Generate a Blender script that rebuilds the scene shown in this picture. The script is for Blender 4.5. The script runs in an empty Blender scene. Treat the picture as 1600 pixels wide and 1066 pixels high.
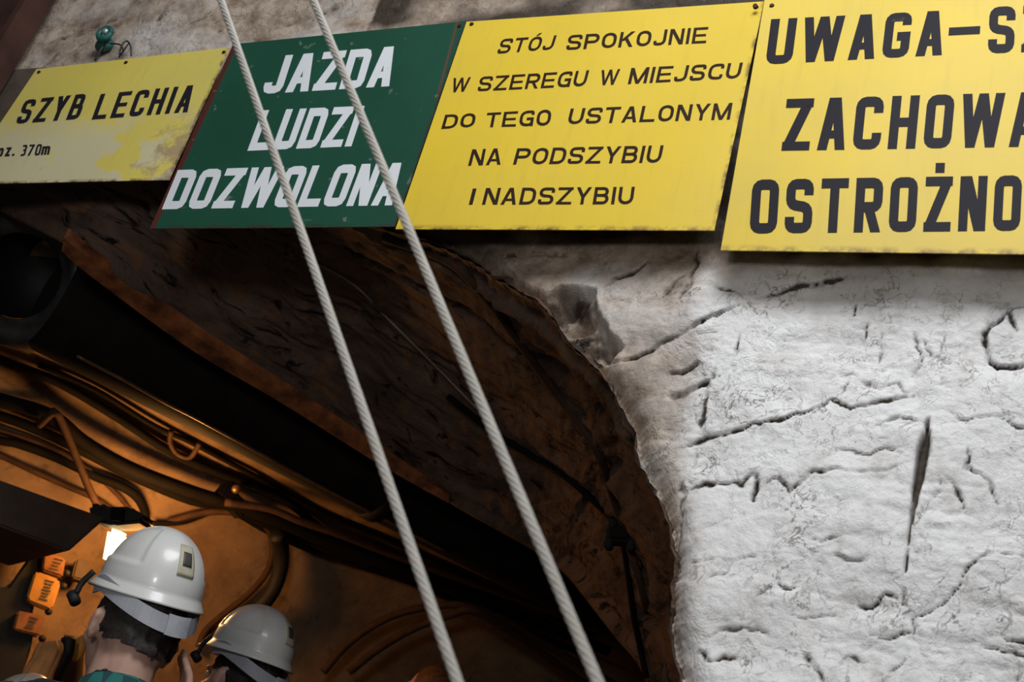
import bpy, bmesh, math, random
import numpy as np
from mathutils import Vector, Matrix
random.seed(7)
SC = bpy.context.scene
COL = SC.collection

# ------------------------------------------------------------------ camera
FPX = 2048.0                                   # focal length in pixels of the 1600x1066 frame
_up = np.array([994.0, -3653.0, 2048.0]); _up /= np.linalg.norm(_up)
_xr = np.array([4800.0, 158.0, -2048.0]); _xr -= _up * _up.dot(_xr); _xr /= np.linalg.norm(_xr)
_yr = np.cross(_up, _xr)
RW = np.array([_xr, _yr, _up])                 # camera (right, down, forward) -> world
CAM = np.array([0.0, -2.0, 0.95])
cam_d = bpy.data.cameras.new('camera'); cam = bpy.data.objects.new('camera', cam_d); COL.objects.link(cam)
cam_d.sensor_width = 36.0; cam_d.lens = 36.0 * FPX / 1600.0; cam_d.clip_start = 0.05
_M = Matrix(RW.tolist()).to_4x4() @ Matrix(((1,0,0,0),(0,-1,0,0),(0,0,-1,0),(0,0,0,1)))
_M.translation = Vector(CAM.tolist()); cam.matrix_world = _M
cam_d.dof.use_dof = True; cam_d.dof.focus_distance = 2.75; cam_d.dof.aperture_fstop = 6.3
SC.camera = cam

# ------------------------------------------------------------------ light and exposure
SC.view_settings.view_transform = 'Standard'; SC.view_settings.look = 'None'
SC.view_settings.gamma = 1.0; SC.view_settings.use_curve_mapping = False
SC.view_settings.exposure = 0.0
wd = bpy.data.worlds.new('shaft_air'); SC.world = wd; wd.use_nodes = True
wd.node_tree.nodes['Background'].inputs[0].default_value = (0.75, 0.8, 0.9, 1)
wd.node_tree.nodes['Background'].inputs[1].default_value = 0.08

def area_light(name, loc, aim, size, power, color):
    d = bpy.data.lights.new(name, 'AREA'); o = bpy.data.objects.new(name, d); COL.objects.link(o)
    d.shape = 'DISK'; d.size = size; d.energy = power; d.color = color
    o.location = loc; o.rotation_euler = (Vector(aim) - Vector(loc)).to_track_quat('-Z', 'Y').to_euler()
    return o
area_light('shaft_floodlight', (-0.15, -1.85, 4.25), (-0.95, 0.0, 2.2), 1.7, 96, (0.96, 0.98, 1.0))
area_light('camera_fill', (-0.35, -2.9, 1.5), (-1.6, 0.2, 2.1), 0.4, 18, (1.0, 0.97, 0.93))  # added frontal fill beside the camera, not a lamp of the station

# ------------------------------------------------------------------ pixel <-> place
def ray(x, y): return RW @ np.array([x - 800.0, y - 533.0, FPX])
def on_y(x, y, Y): d = ray(x, y); return CAM + d * (Y - CAM[1]) / d[1]
def on_z(x, y, Z): d = ray(x, y); return CAM + d * (Z - CAM[2]) / d[2]
def dep(x, y, z): return CAM + ray(x, y) * z / FPX
def on_plane(x, y, P, n): d = ray(x, y); n = np.array(n, float); return CAM + d * (np.dot(np.array(P) - CAM, n) / np.dot(d, n))
# tunnel frame: s along the tunnel, u towards its left wall
TO = np.array([-2.65, 0.33]); TT = np.array([0.47, 0.883]); TT /= np.linalg.norm(TT); TU = np.array([-TT[1], TT[0]])
def tun(s, u, z): p = TO + TT * s + TU * u; return np.array([p[0], p[1], z])
def to_tun(p): q = np.array(p[:2]) - TO; return q.dot(TT), q.dot(TU), p[2]
PROFILE = [(1.05, -0.02), (1.05, 1.0), (1.05, 1.9), (1.03, 2.1), (0.97, 2.28), (0.86, 2.43), (0.70, 2.55), (0.50, 2.63), (0.25, 2.68), (0.0, 2.70), (-0.3, 2.70), (-0.52, 2.70)]
_pu = np.array([p[0] for p in PROFILE]); _pz = np.array([p[1] for p in PROFILE])
def inside(p):
    s, u, z = to_tun(p)
    if u > 1.05: return False
    if z > 1.9:
        zz = np.interp(-u, -_pu[2:], _pz[2:])
        return z < zz
    return True
def on_lining(x, y, off=0.03):
    """where the line of sight through a pixel meets the tunnel lining, pulled back a little"""
    d = ray(x, y); d = d / np.linalg.norm(d); lo = 2.3
    while lo < 12 and inside(CAM + d * lo): lo += 0.02
    return CAM + d * (lo - off)

# ------------------------------------------------------------------ object helpers
def link(name, me, mat=None, parent=None, smooth=False):
    o = bpy.data.objects.new(name, me); COL.objects.link(o)
    if mat: me.materials.append(mat)
    if parent: o.parent = parent
    if smooth: me.polygons.foreach_set('use_smooth', [True] * len(me.polygons))
    return o
def mesh(name, V, Fc, mat=None, parent=None, smooth=False):
    me = bpy.data.meshes.new(name); me.from_pydata([tuple(map(float, v)) for v in V], [], [tuple(f) for f in Fc]); me.update()
    return link(name, me, mat, parent, smooth)
def from_bm(name, bm, mat=None, parent=None, smooth=False):
    me = bpy.data.meshes.new(name); bm.to_mesh(me); bm.free()
    return link(name, me, mat, parent, smooth)
def tag(o, label, cat, group=None):
    o['label'] = label; o['category'] = cat
    if group: o['group'] = group
    return o
def struct(o, label=None):
    o['kind'] = 'structure'
    if label: o['label'] = label
    return o
def empty(name, loc=(0, 0, 0), rz=0.0):
    o = bpy.data.objects.new(name, None); COL.objects.link(o); o.location = tuple(map(float, loc)); o.rotation_euler = (0, 0, rz); o.empty_display_size = 0.1
    return o
def orient(V, Fc):
    bm = bmesh.new(); vs = [bm.verts.new(tuple(map(float, v))) for v in V]
    for f in Fc:
        try: bm.faces.new([vs[i] for i in f])
        except ValueError: pass
    bmesh.ops.recalc_face_normals(bm, faces=bm.faces); return bm
def smooth_path(P, n=6):
    P = [np.array(p, float) for p in P]
    if len(P) < 3: return [P[0] + (P[-1] - P[0]) * i / n for i in range(n + 1)]
    Q = [2 * P[0] - P[1]] + P + [2 * P[-1] - P[-2]]; out = []
    for i in range(1, len(Q) - 2):
        for k in range(n):
            t = k / n; a, b, c, d = Q[i - 1], Q[i], Q[i + 1], Q[i + 2]
            out.append(0.5 * (2 * b + (c - a) * t + (2 * a - 5 * b + 4 * c - d) * t * t + (3 * b - a - 3 * c + d) * t ** 3))
    out.append(P[-1]); return out
def tube_vf(P, r, seg=8, V=None, Fc=None):
    V = [] if V is None else V; Fc = [] if Fc is None else Fc
    P = [np.array(p, float) for p in P]; n = len(P); base = len(V)
    rr = r if hasattr(r, '__len__') else [r] * n
    t0 = P[1] - P[0]; t0 /= np.linalg.norm(t0)
    a = np.cross(t0, [0, 0, 1.0]); a = a if np.linalg.norm(a) > 0.05 else np.cross(t0, [1.0, 0, 0]); a /= np.linalg.norm(a)
    for i in range(n):
        t = P[min(i + 1, n - 1)] - P[max(i - 1, 0)]; t /= (np.linalg.norm(t) + 1e-12)
        a = a - t * a.dot(t); a /= np.linalg.norm(a); b = np.cross(t, a)
        for k in range(seg):
            g = 2 * math.pi * k / seg; V.append(P[i] + (a * math.cos(g) + b * math.sin(g)) * rr[i])
    for i in range(n - 1):
        for k in range(seg):
            k2 = (k + 1) % seg
            Fc.append((base + i * seg + k, base + i * seg + k2, base + (i + 1) * seg + k2, base + (i + 1) * seg + k))
    Fc.append(tuple(base + k for k in reversed(range(seg)))); Fc.append(tuple(base + (n - 1) * seg + k for k in range(seg)))
    return V, Fc
def tube(name, P, r, mat, parent=None, seg=8, n=6):
    V, Fc = tube_vf(smooth_path(P, n), r, seg); return mesh(name, V, Fc, mat, parent, True)
def prism(name, poly, n, d, mat, parent=None, bevel=0.0):
    """front polygon (3-D points) extruded by d along n"""
    n = np.array(n, float); k = len(poly); V = [np.array(p) for p in poly] + [np.array(p) + n * d for p in poly]
    Fc = [tuple(range(k)), tuple(range(2 * k - 1, k - 1, -1))] + [(i, i + k, (i + 1) % k + k, (i + 1) % k) for i in range(k)]
    bm = orient(V, Fc)
    if bevel: bmesh.ops.bevel(bm, geom=list(bm.edges), offset=bevel, segments=2, affect='EDGES')
    return from_bm(name, bm, mat, parent)
def box_bm(sx, sy, sz, bevel=0.0, c=(0, 0, 0)):
    bm = bmesh.new(); bmesh.ops.create_cube(bm, size=1.0)
    bmesh.ops.scale(bm, vec=(sx, sy, sz), verts=bm.verts); bmesh.ops.translate(bm, vec=c, verts=bm.verts)
    if bevel: bmesh.ops.bevel(bm, geom=list(bm.edges), offset=bevel, segments=2, affect='EDGES')
    return bm

# ------------------------------------------------------------------ noise in numpy
def _hash(ix, iy, seed):
    h = (ix.astype(np.int64) * 374761393 + iy.astype(np.int64) * 668265263 + seed * 1442695041) & 0x7fffffff
    h = ((h ^ (h >> 13)) * 1274126177) & 0x7fffffff
    return ((h ^ (h >> 16)) & 0xffff) / 65535.0
def vnoise(x, y, seed=0):
    ix = np.floor(x); iy = np.floor(y); fx = x - ix; fy = y - iy
    fx = fx * fx * fx * (fx * (fx * 6 - 15) + 10); fy = fy * fy * fy * (fy * (fy * 6 - 15) + 10)
    a = _hash(ix, iy, seed); b = _hash(ix + 1, iy, seed); c = _hash(ix, iy + 1, seed); d = _hash(ix + 1, iy + 1, seed)
    return (a * (1 - fx) + b * fx) * (1 - fy) + (c * (1 - fx) + d * fx) * fy
def fbm(x, y, oct=4, seed=0, gain=0.5):
    s = 0; amp = 1; tot = 0
    for k in range(oct):
        ca, sa = math.cos(k * 0.9), math.sin(k * 0.9)
        s = s + amp * (vnoise((x * ca - y * sa) * 2 ** k, (x * sa + y * ca) * 2 ** k, seed + 17 * k) * 2 - 1); tot += amp; amp *= gain
    return s / tot
def ridged(x, y, oct=3, seed=0):
    s = 0; amp = 1; tot = 0
    for k in range(oct):
        s = s + amp * (1 - np.abs(vnoise(x * 2 ** k + 3.1 * k, y * 2 ** k + 1.7 * k, seed + 31 * k) * 2 - 1)) ** 3; tot += amp; amp *= 0.5
    return s / tot
def seg_dist(X, Z, P):
    D = np.full(X.shape, 9.0); S = np.zeros(X.shape)
    for (x0, z0), (x1, z1) in zip(P[:-1], P[1:]):
        dx, dz = x1 - x0, z1 - z0; L = dx * dx + dz * dz + 1e-12
        t = np.clip(((X - x0) * dx + (Z - z0) * dz) / L, 0, 1)
        ex = X - x0 - t * dx; ez = Z - z0 - t * dz; d = np.hypot(ex, ez); m = d < D
        D = np.where(m, d, D); S = np.where(m, np.sign(dx * ez - dz * ex), S)
    return D, S

# ------------------------------------------------------------------ materials
def new_mat(name):
    m = bpy.data.materials.new(name); m.use_nodes = True; nt = m.node_tree
    return m, nt, nt.nodes['Principled BSDF']
def nd(nt, typ, **kw):
    n = nt.nodes.new(typ)
    for k, v in kw.items():
        if k == 'inp':
            for a, b in v.items(): n.inputs[a].default_value = b
        else: setattr(n, k, v)
    return n
def ramp(nt, fac, stops, interp='LINEAR'):
    r = nt.nodes.new('ShaderNodeValToRGB'); r.color_ramp.interpolation = interp
    e = r.color_ramp.elements
    while len(e) < len(stops): e.new(0.5)
    for el, (p, c) in zip(e, stops): el.position = p; el.color = (c, c, c, 1) if not hasattr(c, '__len__') else (*c[:3], 1)
    nt.links.new(fac, r.inputs[0]); return r.outputs[0]
def mix(nt, fac, a, b, mode='MIX'):
    n = nt.nodes.new('ShaderNodeMix'); n.data_type = 'RGBA'; n.blend_type = mode; n.clamp_factor = True
    for sock, v in ((n.inputs[0], fac), (n.inputs[6], a), (n.inputs[7], b)):
        if hasattr(v, 'is_linked') or isinstance(v, bpy.types.NodeSocket): nt.links.new(v, sock)
        elif hasattr(v, '__len__'): sock.default_value = (*v[:3], 1)
        else: sock.default_value = v
    return n.outputs[2]
def noise(nt, vec, scale, detail=4, rough=0.55, dist=0.0):
    n = nd(nt, 'ShaderNodeTexNoise', inp={'Scale': scale, 'Detail': detail, 'Roughness': rough, 'Distortion': dist})
    if vec is not None: nt.links.new(vec, n.inputs['Vector'])
    return n.outputs[0]
def coords(nt, kind='Object', scale=None, rot=None):
    t = nt.nodes.new('ShaderNodeTexCoord'); v = t.outputs[kind]
    if scale or rot:
        m = nt.nodes.new('ShaderNodeMapping'); nt.links.new(v, m.inputs[0])
        if scale: m.inputs['Scale'].default_value = scale
        if rot: m.inputs['Rotation'].default_value = rot
        v = m.outputs[0]
    return v
def bump(nt, bs, h, strength=0.3, dist=0.01):
    b = nd(nt, 'ShaderNodeBump', inp={'Strength': strength, 'Distance': dist}); nt.links.new(h, b.inputs['Height']); nt.links.new(b.outputs[0], bs.inputs['Normal'])
def simple(name, col, rough=0.6, metal=0.0, var=0.25, scale=30.0, bumps=0.0, spec=0.4, var_col=None):
    m, nt, bs = new_mat(name); v = coords(nt)
    f = noise(nt, v, scale)
    dark = var_col if var_col else tuple(c * (1 - var) for c in col)
    nt.links.new(mix(nt, ramp(nt, f, [(0.35, 0.0), (0.68, 1.0)]), dark, col), bs.inputs['Base Color'])
    bs.inputs['Roughness'].default_value = rough; bs.inputs['Metallic'].default_value = metal; bs.inputs['Specular IOR Level'].default_value = spec
    if bumps: bump(nt, bs, noise(nt, v, scale * 3), bumps, 0.003)
    return m
# ================================================================== the setting
# arch edge in the front wall, traced where it can be seen, (X, Z) at Y = 0
F_PX = [(0, 205), (200, 228), (400, 280), (520, 318), (620, 352), (700, 382), (760, 415), (800, 440), (850, 482), (890, 528), (925, 560), (950, 590), (972, 640), (990, 690), (1012, 760), (1038, 815), (1045, 870), (1050, 950), (1053, 1066)]
F = [on_y(x, y, 0)[[0, 2]] for x, y in F_PX]
F_left = [np.array(p) for p in [(-4.1, -0.02), (-4.1, 1.2), (-4.05, 1.8), (-3.85, 2.25), (-3.5, 2.55), (-3.05, 2.71)]]
F_right = [np.array(p) for p in [(-0.545, 1.3), (-0.53, 0.8), (-0.53, -0.02)]]
F_ALL = np.array(smooth_path(F_left + F + F_right, 8))
seg = np.linalg.norm(np.diff(F_ALL, axis=0), axis=1); arc = np.concatenate([[0], np.cumsum(seg)])
NF = 2600
_t = np.linspace(0, arc[-1], NF); F_ALL = np.stack([np.interp(_t, arc, F_ALL[:, 0]), np.interp(_t, arc, F_ALL[:, 1])], 1)
_rg = fbm(_t * 14, _t * 0 + 0.3, 4, 5) * 0.016 + fbm(_t * 50, _t * 0 + 7.3, 2, 9) * 0.005
_tan = np.gradient(F_ALL, axis=0); _tan /= np.linalg.norm(_tan, axis=1)[:, None]
F_N = np.stack([-_tan[:, 1], _tan[:, 0]], 1)           # points away from the opening
F_ALL = F_ALL + F_N * (_rg * np.clip((F_ALL[:, 1] - 0.2) * 2, 0, 1))[:, None]

def in_poly(X, Z, P):
    r = np.zeros(X.shape, bool); j = len(P) - 1
    for i in range(len(P)):
        (xi, zi), (xj, zj) = P[i], P[j]
        c = ((zi > Z) != (zj > Z)) & (X < (xj - xi) * (Z - zi) / (zj - zi + 1e-12) + xi); r ^= c; j = i
    return r
def wpx(P): return [tuple(on_y(x, y, 0)[[0, 2]]) for x, y in P]

CRACKS = [  # pixel path, half width (m), depth (m), ledge height (m)
 ([(940, 562), (999, 551), (1041, 530), (1086, 510), (1128, 491), (1158, 479), (1200, 476)], .006, .008, .016),
 ([(1161, 470), (1230, 452), (1290, 434), (1340, 428)], .006, .006, .010),
 ([(1062, 692), (1122, 677), (1164, 665), (1230, 656), (1257, 640), (1301, 623), (1328, 637), (1376, 623), (1430, 616)], .005, .006, .010),
 ([(1376, 660), (1403, 650), (1436, 657)], .004, .005, .004), ([(1474, 640), (1507, 659), (1541, 650), (1572, 657), (1588, 670), (1620, 672)], .004, .006, .006),
 ([(1315, 704), (1359, 709), (1386, 699), (1416, 711)], .004, .006, .004),
 ([(1071, 758), (1109, 749), (1161, 754), (1180, 737)], .004, .005, .005), ([(1199, 756), (1217, 749), (1232, 767), (1262, 741), (1311, 732), (1326, 739), (1379, 736), (1412, 724)], .005, .007, .006),
 ([(1184, 745), (1181, 775)], .006, .014, 0),
 ([(1620, 474), (1600, 478), (1582, 483), (1565, 497), (1539, 520), (1548, 556), (1558, 574), (1582, 576), (1620, 560)], .005, .009, .008), ([(1578, 486), (1588, 515)], .005, .007, 0),
 ([(1469, 739), (1471, 767), (1442, 794), (1427, 831)], .003, .005, 0), ([(1469, 739), (1491, 756), (1510, 801)], .004, .007, 0), ([(1510, 700), (1510, 730), (1544, 752), (1562, 786)], .005, .006, 0),
 ([(1600, 872), (1559, 861), (1532, 869), (1510, 887), (1499, 917), (1465, 947), (1431, 968), (1424, 989), (1386, 996), (1360, 989)], .004, .007, .007),
 ([(1555, 992), (1600, 1000), (1640, 1004)], .005, .008, .006), ([(1517, 1011), (1560, 1013), (1640, 1030)], .004, .006, .004),
 ([(1337, 940), (1360, 946), (1386, 929), (1405, 936)], .004, .007, .004), ([(1232, 959), (1270, 962), (1311, 959)], .003, .003, .003),
 ([(1056, 874), (1100, 876), (1150, 871), (1206, 871)], .003, .003, .003), ([(1217, 914), (1244, 917)], .004, .007, 0), ([(1184, 930), (1202, 921)], .004, .004, 0),
 ([(1335, 472), (1334, 494)], .004, .006, 0), ([(1358, 500), (1352, 525)], .004, .006, 0), ([(1382, 512), (1377, 545), (1369, 564)], .003, .004, 0),
 ([(1430, 515), (1432, 540), (1443, 562), (1420, 586)], .004, .005, 0), ([(1477, 491), (1468, 569)], .002, .003, 0), ([(1440, 525), (1460, 560)], .003, .004, 0),
 ([(1328, 590), (1315, 618)], .002, .004, 0), ([(1345, 590), (1375, 606), (1403, 598), (1415, 615)], .004, .004, 0),
 ([(1042, 582), (1065, 578), (1086, 571)], .007, .012, .006), ([(1118, 590), (1150, 572), (1153, 525)], .004, .006, 0), ([(1110, 590), (1075, 610), (1050, 618)], .008, .010, .006),
 ([(1090, 380), (1085, 415), (1078, 445), (1060, 470)], .008, .010, 0), ([(1035, 462), (1060, 440), (1074, 430)], .006, .008, .004), ([(1100, 600), (1100, 640), (1090, 672)], .006, .006, 0),
 ([(1160, 470), (1140, 450), (1112, 452)], .005, .006, .004), ([(760, 392), (830, 380), (880, 385)], .008, .006, .006), ([(940, 440), (985, 418), (1015, 395)], .008, .008, .006), ([(1280, 570), (1301, 574), (1340, 583)], .003, .003, 0),
 ([(1250, 830), (1280, 845), (1310, 838)], .004, .004, .003), ([(1300, 868), (1330, 875), (1352, 880)], .006, .004, 0), ([(1100, 905), (1135, 890), (1150, 872)], .004, .003, 0), ([(1120, 985), (1160, 975), (1200, 990)], .005, .004, 0),
 ([(1090, 1010), (1110, 1030), (1150, 1020)], .006, .006, 0), ([(1255, 1020), (1275, 1045), (1290, 1066)], .005, .005, 0), ([(1316, 1035), (1322, 1020), (1345, 1030)], .004, .005, 0), ([(1395, 1050), (1410, 1030)], .004, .005, 0),
 ([(1065, 735), (1060, 800), (1052, 850)], .004, .004, 0), ([(1590, 1050), (1585, 1066)], .004, .006, 0),
 ([(60, 70), (110, 45), (190, 20)], .006, .006, .006), ([(230, 70), (260, 20)], .006, .006, 0), ([(420, 40), (520, 12), (600, 18)], .006, .005, .005), ([(560, 40), (640, 12)], .007, .007, 0), ([(90, 75), (60, 102)], .01, .010, 0), ([(290, 45), (330, 20), (345, 50)], .005, .005, 0),
]
GASH = [(1450, 652), (1444, 700), (1436, 745), (1426, 800), (1419, 850), (1413, 905), (1410, 945)]
CHUNK = [(838, 470), (872, 438), (926, 442), (938, 488), (972, 534), (952, 560), (930, 566), (905, 545), (868, 525), (842, 500)]
GRIME_EDGE = [(1120, 395), (1095, 430), (1085, 500), (1100, 560), (1085, 640), (1060, 690), (1056, 760), (1050, 850), (1050, 1100)]

def spacing(parts):
    out = []
    for a, b, h in parts: out += list(np.arange(a, b - 1e-6, h))
    return np.array(out + [parts[-1][1]])
gx = spacing([(-5.0, -3.4, .1), (-3.4, -1.4, .009), (-1.4, 0.08, .0034), (0.08, 1.8, .06)])
gz = spacing([(-0.02, 1.45, .06), (1.45, 2.55, .0034), (2.55, 3.3, .009), (3.3, 4.6, .08)])
X, Z = np.meshgrid(gx, gz)
Dedge = np.full(X.shape, 9.0)
for k in range(0, NF, 4):
    d = np.hypot(X - F_ALL[k, 0], Z - F_ALL[k, 1]); Dedge = np.minimum(Dedge, d)
h = 0.018 * fbm(X * 3.2, Z * 3.2, 2, 1) + 0.007 * fbm(X * 9, Z * 13, 2, 2) + 0.0016 * fbm(X * 38, Z * 48, 3, 3) + 0.0011 * fbm(X * 90, Z * 110, 2, 6)
wrk = np.clip(fbm(X * 5, Z * 5, 2, 11) + 0.25, 0, 1)
h -= 0.0065 * wrk * ridged(X * 13 + 0.6 * fbm(X * 20, Z * 20, 2, 4), Z * 19, 3, 8)
h -= 0.0022 * ridged(X * 34 + 0.9 * fbm(X * 40, Z * 40, 2, 5), Z * 42, 2, 12) * np.clip(fbm(X * 7, Z * 7, 2, 15) + 0.35, 0, 1)
crack_and_shade = np.zeros(X.shape)
wx = X + 0.009 * fbm(X * 32, Z * 32, 4, 21, .6); wz = Z + 0.009 * fbm(X * 32 + 9, Z * 32 + 4, 4, 22, .6)
for P, w, dp, ledge in CRACKS:
    D, S = seg_dist(wx, wz, wpx(P)); Pw = np.array(wpx(P)); Lp = np.linalg.norm(np.diff(Pw, axis=0), axis=1).sum()
    tp = np.clip(np.minimum(np.hypot(X - Pw[0, 0], Z - Pw[0, 1]), np.hypot(X - Pw[-1, 0], Z - Pw[-1, 1])) / min(0.2 * Lp, 0.06), 0, 1)
    w = w * (0.35 + 0.7 * tp) * (0.32 + 0.5 * np.clip(fbm(X * 24, Z * 24, 2, 23) + 0.3, 0, 1))
    g = np.exp(-(D / w) ** 2) * np.clip(1.05 + 1.2 * fbm(X * 16, Z * 16, 2, 24), 0.2, 1) * (0.35 + 0.65 * tp); h -= dp * 1.35 * g
    crack_and_shade = np.maximum(crack_and_shade, np.clip(g * 1.2, 0, 1) * min(1, dp / .006) * (0.35 + 0.65 * (fbm(X * 30, Z * 30, 2, 33) > -0.25)))
    if ledge: h -= np.where(S < 0, 1, 0) * ledge * np.exp(-(D / .03) ** 1.0) * 0.55 * np.clip(0.6 + fbm(X * 12, Z * 12, 2, 25), 0, 1)
D, S = seg_dist(wx, wz, wpx(GASH)); zt = wpx(GASH); tt = np.clip((zt[0][1] - Z) / (zt[0][1] - zt[-1][1]), 0, 1)
D, S = seg_dist(X + 0.3 * (wx - X), Z, zt); gw = 0.0012 + 0.0105 * np.exp(-((tt - 0.22) / 0.26) ** 2) * np.clip(tt * 7, 0.1, 1); g = np.clip((1.0 - D / gw) * 1.8, 0, 1); h -= 0.022 * g; crack_and_shade = np.maximum(crack_and_shade, g * 1.4 * (0.85 + 0.5 * fbm(X * 60, Z * 9, 3, 27)))
# a vertical former joint left of the gash, and the broken corner of the arch
ck = in_poly(wx, wz, wpx(CHUNK)); Dc, _ = seg_dist(wx, wz, wpx(CHUNK + CHUNK[:1]))
cd = np.where(ck, np.clip(Dc / 0.03, 0, 1), 0); h -= cd * (0.055 + 0.045 * fbm(X * 26, Z * 26, 4, 41) + 0.02 * ridged(X * 30, Z * 40, 2, 44))
er = np.clip(1 - Dedge / (0.05 + 0.03 * fbm(X * 6, Z * 6, 2, 51)), 0, 1); h -= 0.045 * er ** 2
# hollow under and left of the signs: plaster steps back above the arch
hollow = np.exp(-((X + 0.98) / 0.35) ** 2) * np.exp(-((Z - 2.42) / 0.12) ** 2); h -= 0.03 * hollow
P_grime = wpx(GRIME_EDGE); gxl = np.interp(-Z, -np.array([p[1] for p in P_grime]), np.array([p[0] for p in P_grime]))
grime_and_shade = 1 / (1 + np.exp((X - gxl + 0.03 * fbm(X * 12, Z * 12, 3, 61)) / 0.012))
grime_and_shade = np.clip(grime_and_shade * (0.55 + 0.35 * fbm(X * 7, Z * 9, 3, 62)) + 0.25 * np.clip(1 - Dedge / 0.10, 0, 1) + 0.3 * np.clip(fbm(X * 6, Z * 16, 4, 63) - 0.05, 0, 1), 0, 1)
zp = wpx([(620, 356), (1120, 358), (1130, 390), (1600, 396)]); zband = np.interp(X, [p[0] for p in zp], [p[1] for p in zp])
sign_shadow = np.exp(-(np.clip(zband - Z, 0, 9) / (0.05 + 0.02 * (X < -1.0))) ** 1.3) * (X > -1.6); grime_and_shade = np.clip(grime_and_shade + 0.75 * sign_shadow * (0.75 + 0.6 * fbm(X * 9, Z * 14, 3, 66)), 0, 1)  # shadow below the two right-hand signs painted into this mask
grime_and_shade = np.clip(grime_and_shade + 0.22 * (X < -1.35) * (0.8 + 0.9 * fbm(X * 5, Z * 5, 4, 67)), 0, 1)
grime_and_shade = np.clip(grime_and_shade + 0.55 * hollow * (0.8 + fbm(X * 10, Z * 14, 3, 69)), 0, 1)  # darker brown tone in the hollow below the signs
grime_and_shade = np.maximum(grime_and_shade, cd * (0.75 + 0.5 * fbm(X * 22, Z * 22, 3, 64))); crack_and_shade = np.maximum(crack_and_shade, np.clip(cd * (0.35 + 1.3 * fbm(X * 20, Z * 26, 4, 65)), 0, 0.9))
crack_and_shade = np.maximum(crack_and_shade, np.clip(sign_shadow * (0.72 + 0.9 * fbm(X * 7, Z * 11, 4, 68)), 0, 0.92))  # same painted shadow, deepened through the dark crack colour
ny, nx = X.shape
Yd = -h
Fi = in_poly(X, Z, [tuple(p) for p in F_ALL])
Xn, Zn, Yn = X.copy(), Z.copy(), Yd.copy()
keep = ~(Fi[:-1, :-1] & Fi[1:, :-1] & Fi[:-1, 1:] & Fi[1:, 1:])
use = np.zeros(X.shape, bool)
for a in (slice(0, -1), slice(1, None)):
    for b in (slice(0, -1), slice(1, None)): use[a, b] |= keep
snap = np.argwhere(use & Fi)
for i, j in snap:                                  # pull the ragged grid edge onto the arch line
    d = (F_ALL[:, 0] - X[i, j]) ** 2 + (F_ALL[:, 1] - Z[i, j]) ** 2; k = int(d.argmin()); Xn[i, j], Zn[i, j] = F_ALL[k]; Yn[i, j] = 0.035
idx = np.full(X.shape, -1, np.int64); idx[use] = np.arange(use.sum())
VW = np.stack([Xn[use], Yn[use], Zn[use]], 1)
ii, jj = np.nonzero(keep)
FW = np.stack([idx[ii, jj], idx[ii, jj + 1], idx[ii + 1, jj + 1], idx[ii + 1, jj]], 1)
def np_mesh(name, V, Q, mat, attrs=None, uv=None, smooth=True):
    me = bpy.data.meshes.new(name); me.vertices.add(len(V)); me.vertices.foreach_set('co', np.asarray(V, np.float32).ravel())
    me.loops.add(len(Q) * 4); me.loops.foreach_set('vertex_index', np.asarray(Q, np.int32).ravel())
    me.polygons.add(len(Q)); me.polygons.foreach_set('loop_start', np.arange(0, len(Q) * 4, 4, dtype=np.int32))
    me.polygons.foreach_set('use_smooth', np.full(len(Q), smooth)); me.update(calc_edges=True); me.validate()
    for n, a in (attrs or {}).items():
        at = me.attributes.new(n, 'FLOAT', 'POINT'); at.data.foreach_set('value', np.asarray(a, np.float32))
    if uv is not None:
        l = me.uv_layers.new(name='UVMap'); l.data.foreach_set('uv', np.asarray(uv, np.float32)[np.asarray(Q).ravel()].ravel())
    return link(name, me, mat)

# whitewashed rough wall
m, nt, bs = new_mat('whitewashed_plaster')
v = coords(nt)
ag = nd(nt, 'ShaderNodeAttribute', attribute_name='grime_and_shade').outputs['Fac']; ac = nd(nt, 'ShaderNodeAttribute', attribute_name='crack_and_shade').outputs['Fac']
white = mix(nt, ramp(nt, noise(nt, v, 7, 5), [(0.35, 0.0), (0.65, 1.0)]), (0.83, 0.82, 0.815), (0.90, 0.90, 0.90))
white = mix(nt, ramp(nt, noise(nt, coords(nt, scale=(1, 1, 0.35)), 26, 6, 0.65), [(0.52, 0.0), (0.75, 0.5)]), white, (0.50, 0.45, 0.41))
dirt = mix(nt, ramp(nt, noise(nt, v, 16, 6, 0.7), [(0.4, 0.0), (0.7, 1.0)]), (0.50, 0.405, 0.325), (0.15, 0.095, 0.058))
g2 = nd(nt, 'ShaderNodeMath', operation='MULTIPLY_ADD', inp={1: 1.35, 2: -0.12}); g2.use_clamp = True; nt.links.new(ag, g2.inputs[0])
c = mix(nt, g2.outputs[0], white, dirt)  # dirt colour, also used for the painted shadow under the signs
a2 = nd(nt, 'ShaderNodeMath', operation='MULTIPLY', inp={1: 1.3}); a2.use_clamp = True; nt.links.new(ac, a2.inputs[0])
c = mix(nt, a2.outputs[0], c, (0.05, 0.036, 0.025))  # near-black of the cracks and of the painted sign shadow
ln = nd(nt, 'ShaderNodeTexNoise', inp={'Scale': 24.0, 'Detail': 6.0, 'Roughness': 0.62, 'Distortion': 0.7}); nt.links.new(v, ln.inputs['Vector'])
lm = ramp(nt, ln.outputs[0], [(0.480, 0.0), (0.499, 1.0), (0.504, 1.0), (0.520, 0.0)])
lm = mix(nt, 1.0, lm, ramp(nt, noise(nt, v, 8.5, 4, 0.65), [(0.44, 0.0), (0.62, 0.9)]), 'MULTIPLY')
c = mix(nt, lm, c, (0.13, 0.10, 0.085))
spk = ramp(nt, noise(nt, v, 90, 3, 0.6), [(0.70, 0.0), (0.76, 0.8)])
c = mix(nt, spk, c, (0.25, 0.2, 0.17))
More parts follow.
